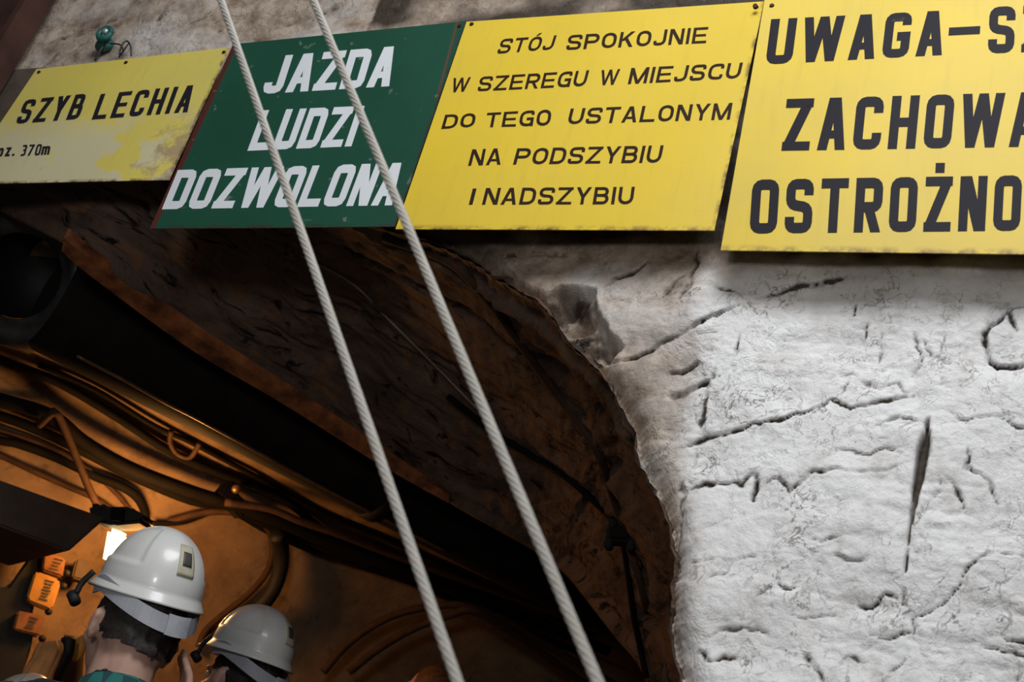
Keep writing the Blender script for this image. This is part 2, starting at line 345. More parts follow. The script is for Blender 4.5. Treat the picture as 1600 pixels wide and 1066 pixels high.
nt.links.new(c, bs.inputs['Base Color']); bs.inputs['Roughness'].default_value = 0.62; bs.inputs['Specular IOR Level'].default_value = 0.35
wv = mix(nt, 0.06, v, nd(nt, 'ShaderNodeTexNoise', inp={'Scale': 14.0, 'Detail': 4.0}).outputs[1], 'ADD')
rg = nd(nt, 'ShaderNodeTexNoise', noise_type='RIDGED_MULTIFRACTAL', inp={'Scale': 15.0, 'Detail': 6.0, 'Roughness': 0.62, 'Lacunarity': 2.1, 'Offset': 0.9, 'Gain': 1.6, 'Distortion': 0.5}); nt.links.new(wv, rg.inputs['Vector'])
rp = ramp(nt, rg.outputs[0], [(0.0, 0.0), (0.9, 1.0)])
mk_ = ramp(nt, noise(nt, v, 4.5, 4, 0.6), [(0.42, 0.08), (0.64, 1.0)])
hh = mix(nt, 1.0, rp, mk_, 'MULTIPLY'); hh = mix(nt, 0.4, hh, noise(nt, v, 130, 5, 0.75))
bn = nd(nt, 'ShaderNodeBump', invert=True, inp={'Strength': 0.8, 'Distance': 0.009}); nt.links.new(hh, bn.inputs['Height']); nt.links.new(bn.outputs[0], bs.inputs['Normal'])
M_WALL = m
wall = np_mesh('wall_front', VW, FW, M_WALL, {'grime_and_shade': grime_and_shade[use], 'crack_and_shade': crack_and_shade[use]})
struct(wall, 'rough whitewashed shaft wall around the arched tunnel mouth')

# arch soffit: lofted from the wall edge to the inner edge traced in the photograph
B_PX = [((-60, 290), 2.48), ((0, 330), 2.47), ((140, 405), 2.45), ((300, 522), 2.44), ((440, 612), 2.42), ((570, 698), 2.40), ((700, 785), 2.36), ((790, 836), 2.33), ((852, 872), 2.30), ((885, 900), 2.26), ((913, 934), 2.19), ((960, 995), 2.08), ((1005, 1056), 1.97)]
B = [on_z(x, y, z) for (x, y), z in B_PX]; B[0] = on_y(-60, 290, 0.12); B[1] = on_y(0, 330, 0.14)
print('B', [p.round(2).tolist() for p in B[:4]])
B_full = [np.array([-3.4, 0.15, -0.02]), np.array([-3.35, 0.13, 1.4]), np.array([-3.2, 0.11, 2.1]), np.array([-3.0, 0.12, 2.48])] + B + [np.array([-1.03, 1.55, 1.82]), np.array([-0.98, 1.55, 1.4]), np.array([-0.97, 1.55, 0.7]), np.array([-0.97, 1.55, -0.02])]
# match stations on the two curves
F_st = [(-4.1, -0.02), (-4.1, 1.2), (-3.95, 2.05), (-3.5, 2.55)] + [tuple(on_y(x, y, 0)[[0, 2]]) for x, y in [(-60, 195), (0, 205), (200, 228), (330, 260), (430, 290), (560, 331), (690, 378), (800, 440), (880, 515), (930, 563), (965, 620), (1005, 735), (1043, 850)]] + [(-0.56, 1.64), (-0.545, 1.3), (-0.53, 0.8), (-0.53, -0.02)]
fi = [int(((F_ALL - np.array(q)) ** 2).sum(1).argmin()) for q in F_st]; fi[0] = 0; fi[-1] = NF - 1
assert len(fi) == len(B_full), (len(fi), len(B_full))
NS = 520; st = np.linspace(0, len(fi) - 1, NS); fidx = np.interp(st, range(len(fi)), fi)
Fs = np.stack([np.interp(fidx, range(NF), F_ALL[:, 0]), np.interp(fidx, range(NF), F_ALL[:, 1])], 1)
Bs = np.array(smooth_path(B_full, 40)); Bs = np.stack([np.interp(st, np.linspace(0, len(fi) - 1, len(Bs)), Bs[:, k]) for k in range(3)], 1)
NR = 130; VS = []; UVS = []
rr = np.linspace(0, 1, NR)
F3 = np.stack([Fs[:, 0], np.full(NS, 0.0), Fs[:, 1]], 1)
nrm = np.stack([np.interp(fidx, range(NF), F_N[:, 0]), np.zeros(NS), np.interp(fidx, range(NF), F_N[:, 1])], 1)
for r in rr:
    P = F3 * (1 - r) + Bs * r + nrm * (0.10 * math.sin(math.pi * r) ** 1.0)
    if r < 0.02: P = P + np.array([0, 0.02, 0])
    VS.append(P); UVS.append(np.stack([np.full(NS, r), st / (len(fi) - 1)], 1))
VS = np.array(VS); UVS = np.array(UVS)
A_, R_ = np.meshgrid(st, rr)
hs = 0.022 * fbm(A_ * 1.5, R_ * 7, 4, 71) + 0.012 * fbm(A_ * 2, R_ * 26, 3, 72) + 0.008 * ridged(A_ * 1.2 + fbm(A_ * 3, R_ * 4, 2, 75), R_ * 16, 3, 73)
for r0, dpt, wd_ in ((0.10, -0.020, 0.012), (0.30, 0.022, 0.018), (0.58, -0.012, 0.01)): hs += dpt * np.exp(-((R_ - r0 - 0.03 * fbm(A_ * 1.1, A_ * 0 + r0 * 9, 3, 74)) / wd_) ** 2)
hs += 0.02 * (R_ > 0.55) * np.clip((R_ - 0.55) / 0.03, 0, 1)
fade = np.clip(R_ / 0.02, 0, 1) * np.clip((1 - R_) / 0.02, 0, 1)
VS = VS + nrm[None] * (hs * fade)[..., None]
# inner lip: a narrow chamfer facing the lamp, then up to the roof
Ui = np.array([TU[0], TU[1], 0.0]); lip = []
n_out = np.stack([np.gradient(Bs[:, 0]), np.gradient(Bs[:, 1]), np.gradient(Bs[:, 2])], 1)
for du, dz in ((0.025, 0.025), (0.035, 0.06), (0.02, 0.12), (0.0, 0.5)):
    k = np.clip((Bs[:, 2] - 1.9) / 0.2, 0, 1)[:, None]
    P = Bs + Ui * du * k + np.array([0, 0, dz]) * k + (1 - k) * (np.array([TT[0], TT[1], 0]) * (du + dz)); lip.append(P)
VS = np.concatenate([VS, np.array(lip)]); UVS = np.concatenate([UVS, np.array([np.stack([np.full(NS, 1 + 0.02 * (k + 1)), st / (len(fi) - 1)], 1) for k in range(4)])])
nr = VS.shape[0]
q = np.arange(nr * NS).reshape(nr, NS); Q = np.stack([q[:-1, :-1], q[:-1, 1:], q[1:, 1:], q[1:, :-1]], -1).reshape(-1, 4)
m, nt, bs = new_mat('sooty_concrete')
uvc = coords(nt, 'UV', scale=(9, 26, 1)); uv2 = coords(nt, 'UV', scale=(3.0, 22, 1)); v = coords(nt)
c = mix(nt, ramp(nt, noise(nt, uvc, 1.0, 6, 0.65, 0.6), [(0.36, 0.0), (0.62, 1.0)]), (0.058, 0.040, 0.032), (0.150, 0.096, 0.070))
c = mix(nt, ramp(nt, noise(nt, uv2, 2.0, 5, 0.6, 0.8), [(0.54, 0.0), (0.66, 0.85)]), c, (0.20, 0.098, 0.048))
c = mix(nt, ramp(nt, noise(nt, coords(nt, 'UV', scale=(16, 34, 1)), 1.0, 6, 0.7, 1.2), [(0.56, 0.0), (0.63, 1.0)]), c, (0.005, 0.004, 0.003))
nt.links.new(c, bs.inputs['Base Color']); bs.inputs['Roughness'].default_value = 0.8; bs.inputs['Specular IOR Level'].default_value = 0.25
bump(nt, bs, noise(nt, uvc, 4.0, 6, 0.7), 0.6, 0.02)
M_SOOT = m
soff = np_mesh('trim_1', VS.reshape(-1, 3), Q, M_SOOT, uv=UVS.reshape(-1, 2)); struct(soff, 'sooty concrete soffit of the tunnel arch')

# tunnel lining beyond the arch
def lining(name, prof, s0, s1, ns, mat, amp=0.012, seed=81):
    P = np.array(smooth_path([np.array([p[0], p[1], 0]) for p in prof], 10))[:, :2]; S = np.linspace(s0, s1, ns); V = []; A = []
    for i, s in enumerate(S):
        for (u, z) in P:
            if s0 < 0: s = (sb := (0.07 - TO[1] - TU[1] * u) / TT[1]) + (s1 - sb) * (i / (ns - 1)) ** 1.5
            V.append(tun(s, u, z)); A.append((s, u, z))
    V = np.array(V); A = np.array(A); n = len(P)
    d = amp * fbm(A[:, 0] * 4, (A[:, 1] - A[:, 2]) * 4, 4, seed)
    V[:, 0] -= TU[0] * d; V[:, 1] -= TU[1] * d; V[:, 2] += d * 0.6
    q = np.arange(ns * n).reshape(ns, n); Q = np.stack([q[:-1, :-1], q[:-1, 1:], q[1:, 1:], q[1:, :-1]], -1).reshape(-1, 4)
    return np_mesh(name, V, Q, mat)
m, nt, bs = new_mat('stained_tunnel_lining'); v = coords(nt)
c = mix(nt, ramp(nt, noise(nt, v, 3.0, 6, 0.65), [(0.35, 0.0), (0.65, 1.0)]), (0.12, 0.074, 0.042), (0.27, 0.18, 0.105))
c = mix(nt, ramp(nt, noise(nt, v, 11, 5, 0.7, 0.5), [(0.55, 0.0), (0.72, 0.85)]), c, (0.06, 0.04, 0.03))
nt.links.new(c, bs.inputs['Base Color']); bs.inputs['Roughness'].default_value = 0.8
bump(nt, bs, noise(nt, v, 35, 5, 0.65), 0.35, 0.01); M_LINE = m
struct(lining('wall_left', PROFILE, -1.6, 9.0, 260, M_LINE), 'curved left wall and roof of the lamp-lit tunnel')
struct(lining('wall_right', [(-0.52, 2.71), (-0.75, 2.62), (-0.95, 2.4), (-1.05, 2.1), (-1.08, 1.5), (-1.08, 0.7), (-1.08, -0.02)], 1.62, 9.0, 120, M_LINE), 'right wall of the dark tunnel beyond the arch')
bm = orient([tun(9.0, 1.3, -0.05), tun(9.0, -1.3, -0.05), tun(9.0, -1.3, 3.0), tun(9.0, 1.3, 3.0), tun(9.15, 1.3, -0.05), tun(9.15, -1.3, -0.05), tun(9.15, -1.3, 3.0), tun(9.15, 1.3, 3.0)], [(0, 1, 2, 3), (4, 5, 6, 7), (0, 1, 5, 4), (1, 2, 6, 5), (2, 3, 7, 6), (3, 0, 4, 7)])
struct(from_bm('wall_back', bm, M_LINE))
M_FLOOR = simple('wet_concrete_floor', (0.16, 0.14, 0.12), 0.7, 0, 0.5, 6, 0.4)
bm = box_bm(12.0, 15.0, 0.1, 0, (0.5, 3.5, -0.05)); struct(from_bm('floor', bm, M_FLOOR))
# ================================================================== lettering
def fillet(path, rad, n=3, closed=False):
    P = [np.array(p[:2], float) for p in path]; R = [p[2] if len(p) > 2 else rad for p in path]; out = []; k = len(P)
    for i in range(k):
        if not closed and i in (0, k - 1): out.append(P[i]); continue
        a, b, c = P[i - 1], P[i], P[(i + 1) % k]
        la, lc = np.linalg.norm(a - b), np.linalg.norm(c - b); r = min(R[i], la * 0.5, lc * 0.5)
        if r < 1e-4: out.append(b); continue
        p0, p2 = b + (a - b) / la * r, b + (c - b) / lc * r
        for j in range(n + 1):
            g = j / n; out.append((1 - g) ** 2 * p0 + 2 * g * (1 - g) * (b * 0.86 + (p0 + p2) * 0.07) + g * g * p2 if n > 1 else (p0 if j == 0 else p2))
    ded = []
    for p in out:
        if not ded or np.linalg.norm(p - ded[-1]) > 1e-3: ded.append(p)
    if closed and np.linalg.norm(ded[0] - ded[-1]) < 1e-3: ded.pop()
    return ded
def ribbon(path, t, closed=False):
    P = [np.array(p, float) for p in path]; n = len(P); L = []; Rr = []
    for i in range(n):
        d0 = P[i] - P[i - 1] if (closed or i) else P[1] - P[0]; d1 = P[(i + 1) % n] - P[i] if (closed or i < n - 1) else d0
        d0 = d0 / (np.linalg.norm(d0) + 1e-9); d1 = d1 / (np.linalg.norm(d1) + 1e-9)
        m_ = np.array([-d0[1] - d1[1], d0[0] + d1[0]]); m_ /= np.linalg.norm(m_) + 1e-9
        s = t / 2 / max(0.45, m_.dot([-d0[1], d0[0]])); L.append(P[i] + m_ * s); Rr.append(P[i] - m_ * s)
    return [(L[i], L[(i + 1) % n], Rr[(i + 1) % n], Rr[i]) for i in range(n if closed else n - 1)]
def bar(x0, y0, x1, y1, tx): return [((x0 - tx / 2, y0), (x0 + tx / 2, y0), (x1 + tx / 2, y1), (x1 - tx / 2, y1))]
def rect(x0, y0, x1, y1): return [((x0, y0), (x1, y0), (x1, y1), (x0, y1))]
def glyph(ch, w, t, rad, n):
    """quads of a letter, height 1, width returned"""
    wd = {'I': t, 'W': w * 1.55, 'M': w * 1.25, '.': t, '-': w, 'J': w * .85, 'm': w * 1.25, 'o': w * .8, 'p': w * .8, 'z': w * .75, ' ': w * .6}.get(ch, w)
    w = wd; l, r, b, T = t / 2, w - t / 2, t / 2, 1 - t / 2; f = lambda p, c=False: ribbon(fillet(p, rad, n, c), t, c); m = 0.5
    if ch in 'OÓ': q = f([(l, b), (r, b), (r, T), (l, T)], True)
    elif ch == '0': q = f([(l, b), (r, b), (r, T), (l, T)], True)
    elif ch == 'U': q = f([(l, 1), (l, b), (r, b), (r, 1)])
    elif ch == 'C' or ch == 'Ć': q = f([(r, .69), (r, T), (l, T), (l, b), (r, b), (r, .31)])
    elif ch == 'G': q = f([(r, .72), (r, T), (l, T), (l, b), (r, b), (r, .47, .0), (w * .5, .47)]); q += rect(r - t / 2, 0, r + t / 2, .45) if n > 3 else []
    elif ch in 'SŚ': q = f([(r, .70), (r, T), (l, T), (l, .53), (r, .47), (r, b), (l, b), (l, .30)])
    elif ch == 'J': q = f([(l, .30), (l, b), (r, b), (r, 1)])
    elif ch == 'D': q = f([(l, b, 0), (r, b), (r, T), (l, T, 0)], True)
    elif ch in 'PR':
        q = rect(0, 0, t, 1) + f([(l, .46, 0), (r, .46), (r, T), (l, T, 0)], True)
        if ch == 'R': q += bar(r - .02, 0, w * .5, .46, t * 1.08)
    elif ch == 'B': q = f([(l, .52, 0), (r - .04, .52), (r - .04, T), (l, T, 0)], True) + f([(l, b, 0), (r, b), (r, .52), (l, .52, 0)], True)
    elif ch == 'E': q = rect(0, 0, t, 1) + rect(t, 1 - t * .9, w, 1) + rect(t, 0, w, t * .9) + rect(t, .5 - t * .42, w * .92, .5 + t * .42)
    elif ch == 'L': q = rect(0, 0, t, 1) + rect(t, 0, w, t * .95)
    elif ch == 'I': q = rect(0, 0, t, 1)
    elif ch == 'H': q = rect(0, 0, t, 1) + rect(w - t, 0, w, 1) + rect(t, .5 - t * .45, w - t, .5 + t * .45)
    elif ch == 'T': q = rect(0, 1 - t * .95, w, 1) + rect(w / 2 - t / 2, 0, w / 2 + t / 2, 1 - t * .95)
    elif ch in 'ZŻ': q = rect(0, 1 - t * .9, w, 1) + rect(0, 0, w, t * .9) + bar(t * .6, t * .5, w - t * .6, 1 - t * .5, t * 1.15)
    elif ch == 'N': q = rect(0, 0, t, 1) + rect(w - t, 0, w, 1) + bar(w - t * .65, 0, t * .65, 1, t * 1.2)
    elif ch == 'A': q = bar(t * .52, 0, w / 2 - t * .12, 1, t * 1.04) + bar(w - t * .52, 0, w / 2 + t * .12, 1, t * 1.04) + rect(w * .22, .22, w * .78, .22 + t * .8)
    elif ch == 'W':
        x = [t * .52, w * .27, w * .5, w * .73, w - t * .52]; q = bar(x[1], 0, x[0], 1, t) + bar(x[1], 0, x[2], 1, t) + bar(x[3], 0, x[2], 1, t) + bar(x[3], 0, x[4], 1, t)
    elif ch == 'M': q = rect(0, 0, t, 1) + rect(w - t, 0, w, 1) + bar(w / 2, 0, t * .55, 1, t * 1.05) + bar(w / 2, 0, w - t * .55, 1, t * 1.05)
    elif ch == 'Y': q = rect(w / 2 - t / 2, 0, w / 2 + t / 2, .45) + bar(w / 2, .42, t * .55, 1, t * 1.1) + bar(w / 2, .42, w - t * .55, 1, t * 1.1)
    elif ch == 'K': q = rect(0, 0, t, 1) + bar(t * 1.0, .42, w - t * .6, 1, t * 1.25) + bar(w - t * .6, 0, w * .42, .62, t * 1.2)
    elif ch == '-': q = rect(0, .40, w, .40 + t * .95)
    elif ch == '.': q = rect(0, 0, t, t)
    elif ch == '3': q = f([(l, T), (r, T), (r, .53), (w * .4, .53)]) + f([(w * .4, .53), (r, .53), (r, b), (l, b)])
    elif ch == '7': q = rect(0, 1 - t * .9, w, 1) + bar(w * .3, 0, w - t * .6, 1 - t * .5, t * 1.1)
    elif ch == 'o': q = f([(l, b), (r, b), (r, .7 - b), (l, .7 - b)], True)
    elif ch == 'p': q = f([(l, b), (r, b), (r, .7 - b), (l, .7 - b)], True) + rect(0, -.28, t, .7)
    elif ch == 'z': q = rect(0, .7 - t * .9, w, .7) + rect(0, 0, w, t * .9) + bar(t * .6, t * .5, w - t * .6, .7 - t * .5, t * 1.15)
    elif ch == 'm': q = rect(0, 0, t, .7) + f([(l, .7 - b, 0), (w / 2, .7 - b), (w / 2, 0)]) + f([(w / 2, .7 - b, 0), (r, .7 - b), (r, 0)])
    else: q = []
    if ch in 'ÓŚĆ': q = q + bar(w * .45, 1.06, w * .68, 1.24, t * .9)
    if ch == 'Ż': q = q + rect(w / 2 - t * .5, 1.07, w / 2 + t * .5, 1.07 + t * .95)
    return q, w
def line_quads(text, quad, w, t, rad, n, gap):
    """letters of one word fitted to a quad of pixels (BL, BR, TL, TR)"""
    out = []; x = 0; G = []
    for i, ch in enumerate(text):
        q, wd = glyph(ch, w, t, rad, n); G.append((q, x)); x += wd + gap
    tot = x - gap; BL, BR, TL, TR = [np.array(p, float) for p in quad]
    for q, x0 in G:
        for poly in q:
            P = []
            for (px, py) in poly:
                u = (px + x0) / tot; P.append((BL * (1 - u) + BR * u) * (1 - py) + (TL * (1 - u) + TR * u) * py)
            out.append(P)
    return out

def make_sign(name, corners, y0, tilt, bend, mat, lines, lmat, style, screws, label, smat):
    """corners in pixels TL TR BR BL; a thin sheet with raised paint lettering and screws"""
    TL, TR, BR, BL = [np.array(c, float) for c in corners]
    def uv(px, py):                                 # inverse bilinear by iteration
        u = v = 0.5
        for _ in range(12):
            p = (TL * (1 - u) + TR * u) * (1 - v) + (BL * (1 - u) + BR * u) * v - np.array([px, py])
            du = (TR - TL) * (1 - v) + (BR - BL) * v; dv = (BL - TL) * (1 - u) + (BR - TR) * u
            d = du[0] * dv[1] - du[1] * dv[0]; u -= (p[0] * dv[1] - p[1] * dv[0]) / d; v -= (du[0] * p[1] - du[1] * p[0]) / d
        return u, v
    def Y(u, v): return y0 - tilt * v - bend * math.sin(math.pi * min(max(u, 0), 1)) * (0.3 + 0.7 * v) + 0.0025 * math.sin(u * 9 + v * 4)
    nu, nv = 28, 18; V = []; UV = []
    for off in (0.0, 0.0025):
        for j in range(nv + 1):
            for i in range(nu + 1):
                u, v = i / nu, j / nv; p = (TL * (1 - u) + TR * u) * (1 - v) + (BL * (1 - u) + BR * u) * v
                V.append(on_y(p[0], p[1], Y(u, v)) + np.array([0, off, 0])); UV.append((u, 1 - v))
    n1 = (nu + 1) * (nv + 1); q = np.arange(n1).reshape(nv + 1, nu + 1)
    Q = [(q[j, i], q[j + 1, i], q[j + 1, i + 1], q[j, i + 1]) for j in range(nv) for i in range(nu)]
    Q += [tuple(n1 + k for k in reversed(f)) for f in Q]
    ring = list(q[0, :]) + list(q[1:, -1]) + list(q[-1, -2::-1]) + list(q[-2:0:-1, 0])
    Q += [(ring[k], ring[(k + 1) % len(ring)], ring[(k + 1) % len(ring)] + n1, ring[k] + n1) for k in range(len(ring))]
    c0 = on_y(*((BL + BR) / 2), Y(.5, 1)); root = empty(name, c0)
    def place(o): o.matrix_parent_inverse = Matrix.Translation(-Vector(c0.tolist())); return o
    pan = np_mesh('panel', V, Q, mat, uv=UV, smooth=False); pan.parent = root; place(pan)
    for text in lines:
        for (word, quad) in text:
            V2 = []; F2 = []
            for P in line_quads(word, quad, *style):
                k = len(V2); P = [np.array(p, float) for p in P]
                a = sum(P[i][0] * P[(i + 1) % 4][1] - P[(i + 1) % 4][0] * P[i][1] for i in range(4))
                if a > 0: P.reverse()                # one winding for all strokes
                for p in P: u, v = uv(*p); V2.append(on_y(p[0], p[1], Y(u, v) - 0.0008))
                for p in P: u, v = uv(*p); V2.append(on_y(p[0], p[1], Y(u, v) + 0.0006))
                F2 += [(k, k + 1, k + 2, k + 3)] + [(k + i, k + 4 + i, k + 4 + (i + 1) % 4, k + (i + 1) % 4) for i in range(4)]
            place(mesh('lettering', V2, F2, lmat, root))
    for (x, y) in screws:
        u, v = uv(x, y); p = on_y(x, y, Y(u, v)); bm = bmesh.new()
        bmesh.ops.create_cone(bm, cap_ends=True, segments=12, radius1=0.0058, radius2=0.004, depth=0.004, matrix=Matrix.Translation((p[0], p[1] - 0.001, p[2])) @ Matrix.Rotation(math.pi / 2, 4, 'X'))
        place(from_bm('screw', bm, smat, root))
    return tag(root, label, 'sign', 'painted signs above the arch')

def paint_mat(name, base, worn, dirt, amt, extra=None, sc=1.0):
    m, nt, bs = new_mat(name); uv = coords(nt, 'UV'); v = coords(nt)
    c = mix(nt, ramp(nt, noise(nt, v, 5 * sc, 4), [(0.3, 0.0), (0.7, 1.0)]), base, worn)
    if extra: c = extra(nt, uv, v, c)
    c = mix(nt, ramp(nt, noise(nt, v, 42, 6, 0.7), [(amt, 0.0), (amt + 0.09, 0.85)]), c, dirt)
    c = mix(nt, ramp(nt, noise(nt, coords(nt, scale=(1, 1, .12)), 55, 4, 0.6), [(0.55, 0.0), (0.8, 0.35)]), c, tuple(x * 0.8 for x in worn))
    e = nd(nt, 'ShaderNodeSeparateXYZ'); nt.links.new(uv, e.inputs[0])
    def edge(sock, lo, hi): return ramp(nt, sock, [(lo, 1.0), (hi, 0.0)] if lo < hi else [(hi, 0.0), (lo, 1.0)])
    ed = mix(nt, 1.0, edge(e.outputs[1], 0.003, 0.024), edge(e.outputs[0], 0.997, 0.985), 'LIGHTEN')
    ed = mix(nt, 1.0, ed, ramp(nt, noise(nt, v, 28, 5, 0.7), [(0.42, 0.0), (0.6, 1.0)]), 'MULTIPLY')
    c = mix(nt, ed, c, dirt)
    nt.links.new(c, bs.inputs['Base Color']); bs.inputs['Roughness'].default_value = 0.5; bs.inputs['Specular IOR Level'].default_value = 0.3
    bump(nt, bs, noise(nt, v, 60, 4, 0.6), 0.08, 0.003)
    return m
def pale_lower(nt, uv, v, c):
    s = nd(nt, 'ShaderNodeSeparateXYZ'); nt.links.new(uv, s.inputs[0])
    a = nd(nt, 'ShaderNodeMath', operation='MULTIPLY_ADD', inp={1: 0.5}); nt.links.new(noise(nt, v, 7, 5, 0.6), a.inputs[0]); nt.links.new(s.outputs[1], a.inputs[2])
    f = ramp(nt, a.outputs[0], [(0.62, 1.0), (0.82, 0.0)])
    patch = ramp(nt, noise(nt, v, 6.5, 3, 0.5), [(0.56, 0.0), (0.6, 1.0)])
    pale = mix(nt, patch, (0.60, 0.54, 0.33), (0.66, 0.55, 0.12))
    c = mix(nt, f, c, pale)
    r = nd(nt, 'ShaderNodeMath', operation='MULTIPLY_ADD', inp={1: 0.9}); nt.links.new(noise(nt, v, 20, 5, 0.7), r.inputs[0]); nt.links.new(s.outputs[0], r.inputs[2])
    hf = nd(nt, 'ShaderNodeMath', operation='MULTIPLY', inp={1: 0.5}); nt.links.new(r.outputs[0], hf.inputs[0])
    f2 = ramp(nt, hf.outputs[0], [(0.655, 0.0), (0.72, 0.8)])
    return mix(nt, mix(nt, 1.0, f2, f, 'MULTIPLY'), c, (0.33, 0.24, 0.17))
def red_border(nt, uv, v, c):
    s = nd(nt, 'ShaderNodeSeparateXYZ'); nt.links.new(uv, s.inputs[0])
    f = ramp(nt, s.outputs[0], [(0.0, 1.0), (0.018, 1.0), (0.026, 0.0)])
    c = mix(nt, f, c, (0.085, 0.022, 0.016))
    e_ = nd(nt, 'ShaderNodeMath', operation='MULTIPLY_ADD', inp={1: 0.071}); nt.links.new(s.outputs[1], e_.inputs[0]); nt.links.new(s.outputs[0], e_.inputs[2])
    e2 = nd(nt, 'ShaderNodeMath', operation='MULTIPLY', inp={1: 0.9}); nt.links.new(e_.outputs[0], e2.inputs[0])
    st_ = mix(nt, 1.0, ramp(nt, e2.outputs[0], [(0.925, 0.0), (0.929, 0.75), (0.934, 0.75), (0.938, 0.0)]), ramp(nt, s.outputs[1], [(0.60, 0.0), (0.64, 1.0)]), 'MULTIPLY')
    c = mix(nt, st_, c, (0.14, 0.05, 0.035))
    f2 = ramp(nt, noise(nt, v, 24, 4, 0.6), [(0.66, 0.0), (0.70, 0.5)])
    return mix(nt, f2, c, (0.22, 0.25, 0.20))
def scuff(nt, uv, v, c):
    f2 = ramp(nt, noise(nt, v, 9, 6, 0.75, 1.0), [(0.69, 0.0), (0.73, 0.6)])
    return mix(nt, f2, c, (0.55, 0.47, 0.25))
M_Y1 = paint_mat('pale_yellow_paint', (0.70, 0.58, 0.115), (0.63, 0.53, 0.14), (0.16, 0.09, 0.05), 0.66, pale_lower)
M_GR = paint_mat('green_paint', (0.010, 0.062, 0.036), (0.013, 0.075, 0.046), (0.03, 0.035, 0.03), 0.70, red_border)
M_Y3 = paint_mat('yellow_paint', (0.74, 0.53, 0.040), (0.69, 0.50, 0.050), (0.20, 0.12, 0.03), 0.71)
M_Y4 = paint_mat('weathered_yellow_paint', (0.74, 0.53, 0.045), (0.66, 0.49, 0.075), (0.24, 0.15, 0.05), 0.69, scuff)
def ink(name, col, chip):
    m, nt, bs = new_mat(name); v = coords(nt)
    c = mix(nt, ramp(nt, noise(nt, v, 12, 6, 0.75), [(0.67, 0.0), (0.74, 0.7)]), col, chip)
    nt.links.new(c, bs.inputs['Base Color']); bs.inputs['Roughness'].default_value = 0.6; bs.inputs['Specular IOR Level'].default_value = 0.12
    return m
M_INK = ink('black_sign_paint', (0.018, 0.016, 0.022), (0.12, 0.10, 0.07)); M_INK3 = ink('dark_brown_sign_paint', (0.030, 0.016, 0.010), (0.06, 0.035, 0.02))
M_WHT = ink('white_sign_paint', (0.66, 0.69, 0.72), (0.20, 0.26, 0.24))
M_SCREW = simple('rusty_screw', (0.05, 0.025, 0.015), 0.6, 0.5)

make_sign('direction_sign', [(57, 108), (358, 74), (264, 281), (-64, 288)], -0.040, 0.012, 0.004, M_Y1,
  [[('SZYB', [(23.4, 193.7), (122.5, 185.8), (39.4, 156.2), (137.9, 145.8)]), ('LECHIA', [(143, 186.9), (292.8, 175.1), (157.6, 147), (308.2, 132.3)])],
   [('poz.', [(-17, 246), (22, 243.5), (-12, 226), (27.5, 223.5)]), ('370', [(30.4, 243.8), (62, 242.5), (35.2, 226.6), (66.5, 225)]), ('m', [(63.5, 242), (76.5, 241.5), (68, 223), (81, 222)])]],
  M_INK, (0.50, 0.17, 0.10, 2, 0.17), [(61, 113), (197, 98), (350, 82)], 'pale yellow sign with stained whitish lower half reading SZYB LECHIA', M_SCREW)
make_sign('permission_sign', [(364, 69), (728, 33), (617, 354), (234, 357)], -0.046, 0.010, 0.004, M_GR,
  [[('JAZDA', [(408.2, 147), (608, 134.8), (427.6, 88), (626, 71.4)])], [('LUDZI', [(386.4, 235.8), (549, 228.7), (410, 172.4), (570, 165.4)])], [('DOZWOLONA', [(252.7, 327.2), (612.3, 320.9), (278, 265.7), (637, 254)])]],
  M_WHT, (0.62, 0.205, 0.10, 2, 0.10), [(372, 76), (718, 41)], 'dark green sign with white letters reading JAZDA LUDZI DOZWOLONA', M_SCREW)
make_sign('instruction_sign', [(729, 34), (1194, 2), (1116, 360), (618, 358)], -0.052, 0.010, 0.004, M_Y3,
  [[('STÓJ', [(776, 84), (863, 77), (784, 61), (870, 55)]), ('SPOKOJNIE', [(884, 78), (1103, 67), (889, 55), (1107, 42)])],
   [('W', [(703, 144.5), (730, 142.6), (708.8, 122), (736, 120.5)]), ('SZEREGU', [(745.6, 142.6), (914.4, 134.3), (750.8, 120), (920.8, 109.6)]), ('W', [(936, 133.2), (964, 132), (940, 109.6), (969.5, 107.7)]), ('MIEJSCU', [(980.9, 131.3), (1155.3, 122), (986.5, 106.2), (1161, 97.6)])],
   [('DO', [(689.3, 201.5), (740.7, 198), (695.7, 179.4), (744.5, 176.4)]), ('TEGO', [(756.9, 198.9), (858.9, 195.9), (761.4, 176.4), (862.7, 170.7)]), ('USTALONYM', [(885.9, 194), (1140.3, 186.5), (891.9, 169.6), (1144.8, 160.6)])],
   [('NA', [(731.3, 258.9), (782, 257), (738, 233.4), (785, 231.5)]), ('PODSZYBIU', [(801.5, 257), (1031.5, 254), (808.3, 231.9), (1037.1, 227)])],
   [('I', [(732.5, 319.7), (738.3, 319.7), (738.8, 294.6), (744.7, 294.6)]), ('NADSZYBIU', [(753, 319.7), (988.4, 319), (759.5, 293.8), (992, 291.9)])]],
  M_INK3, (0.78, 0.165, 0.34, 6, 0.16), [(737, 38), (1180, 9)], 'yellow sign with five rows of thin lettering beginning STÓJ SPOKOJNIE', M_SCREW)
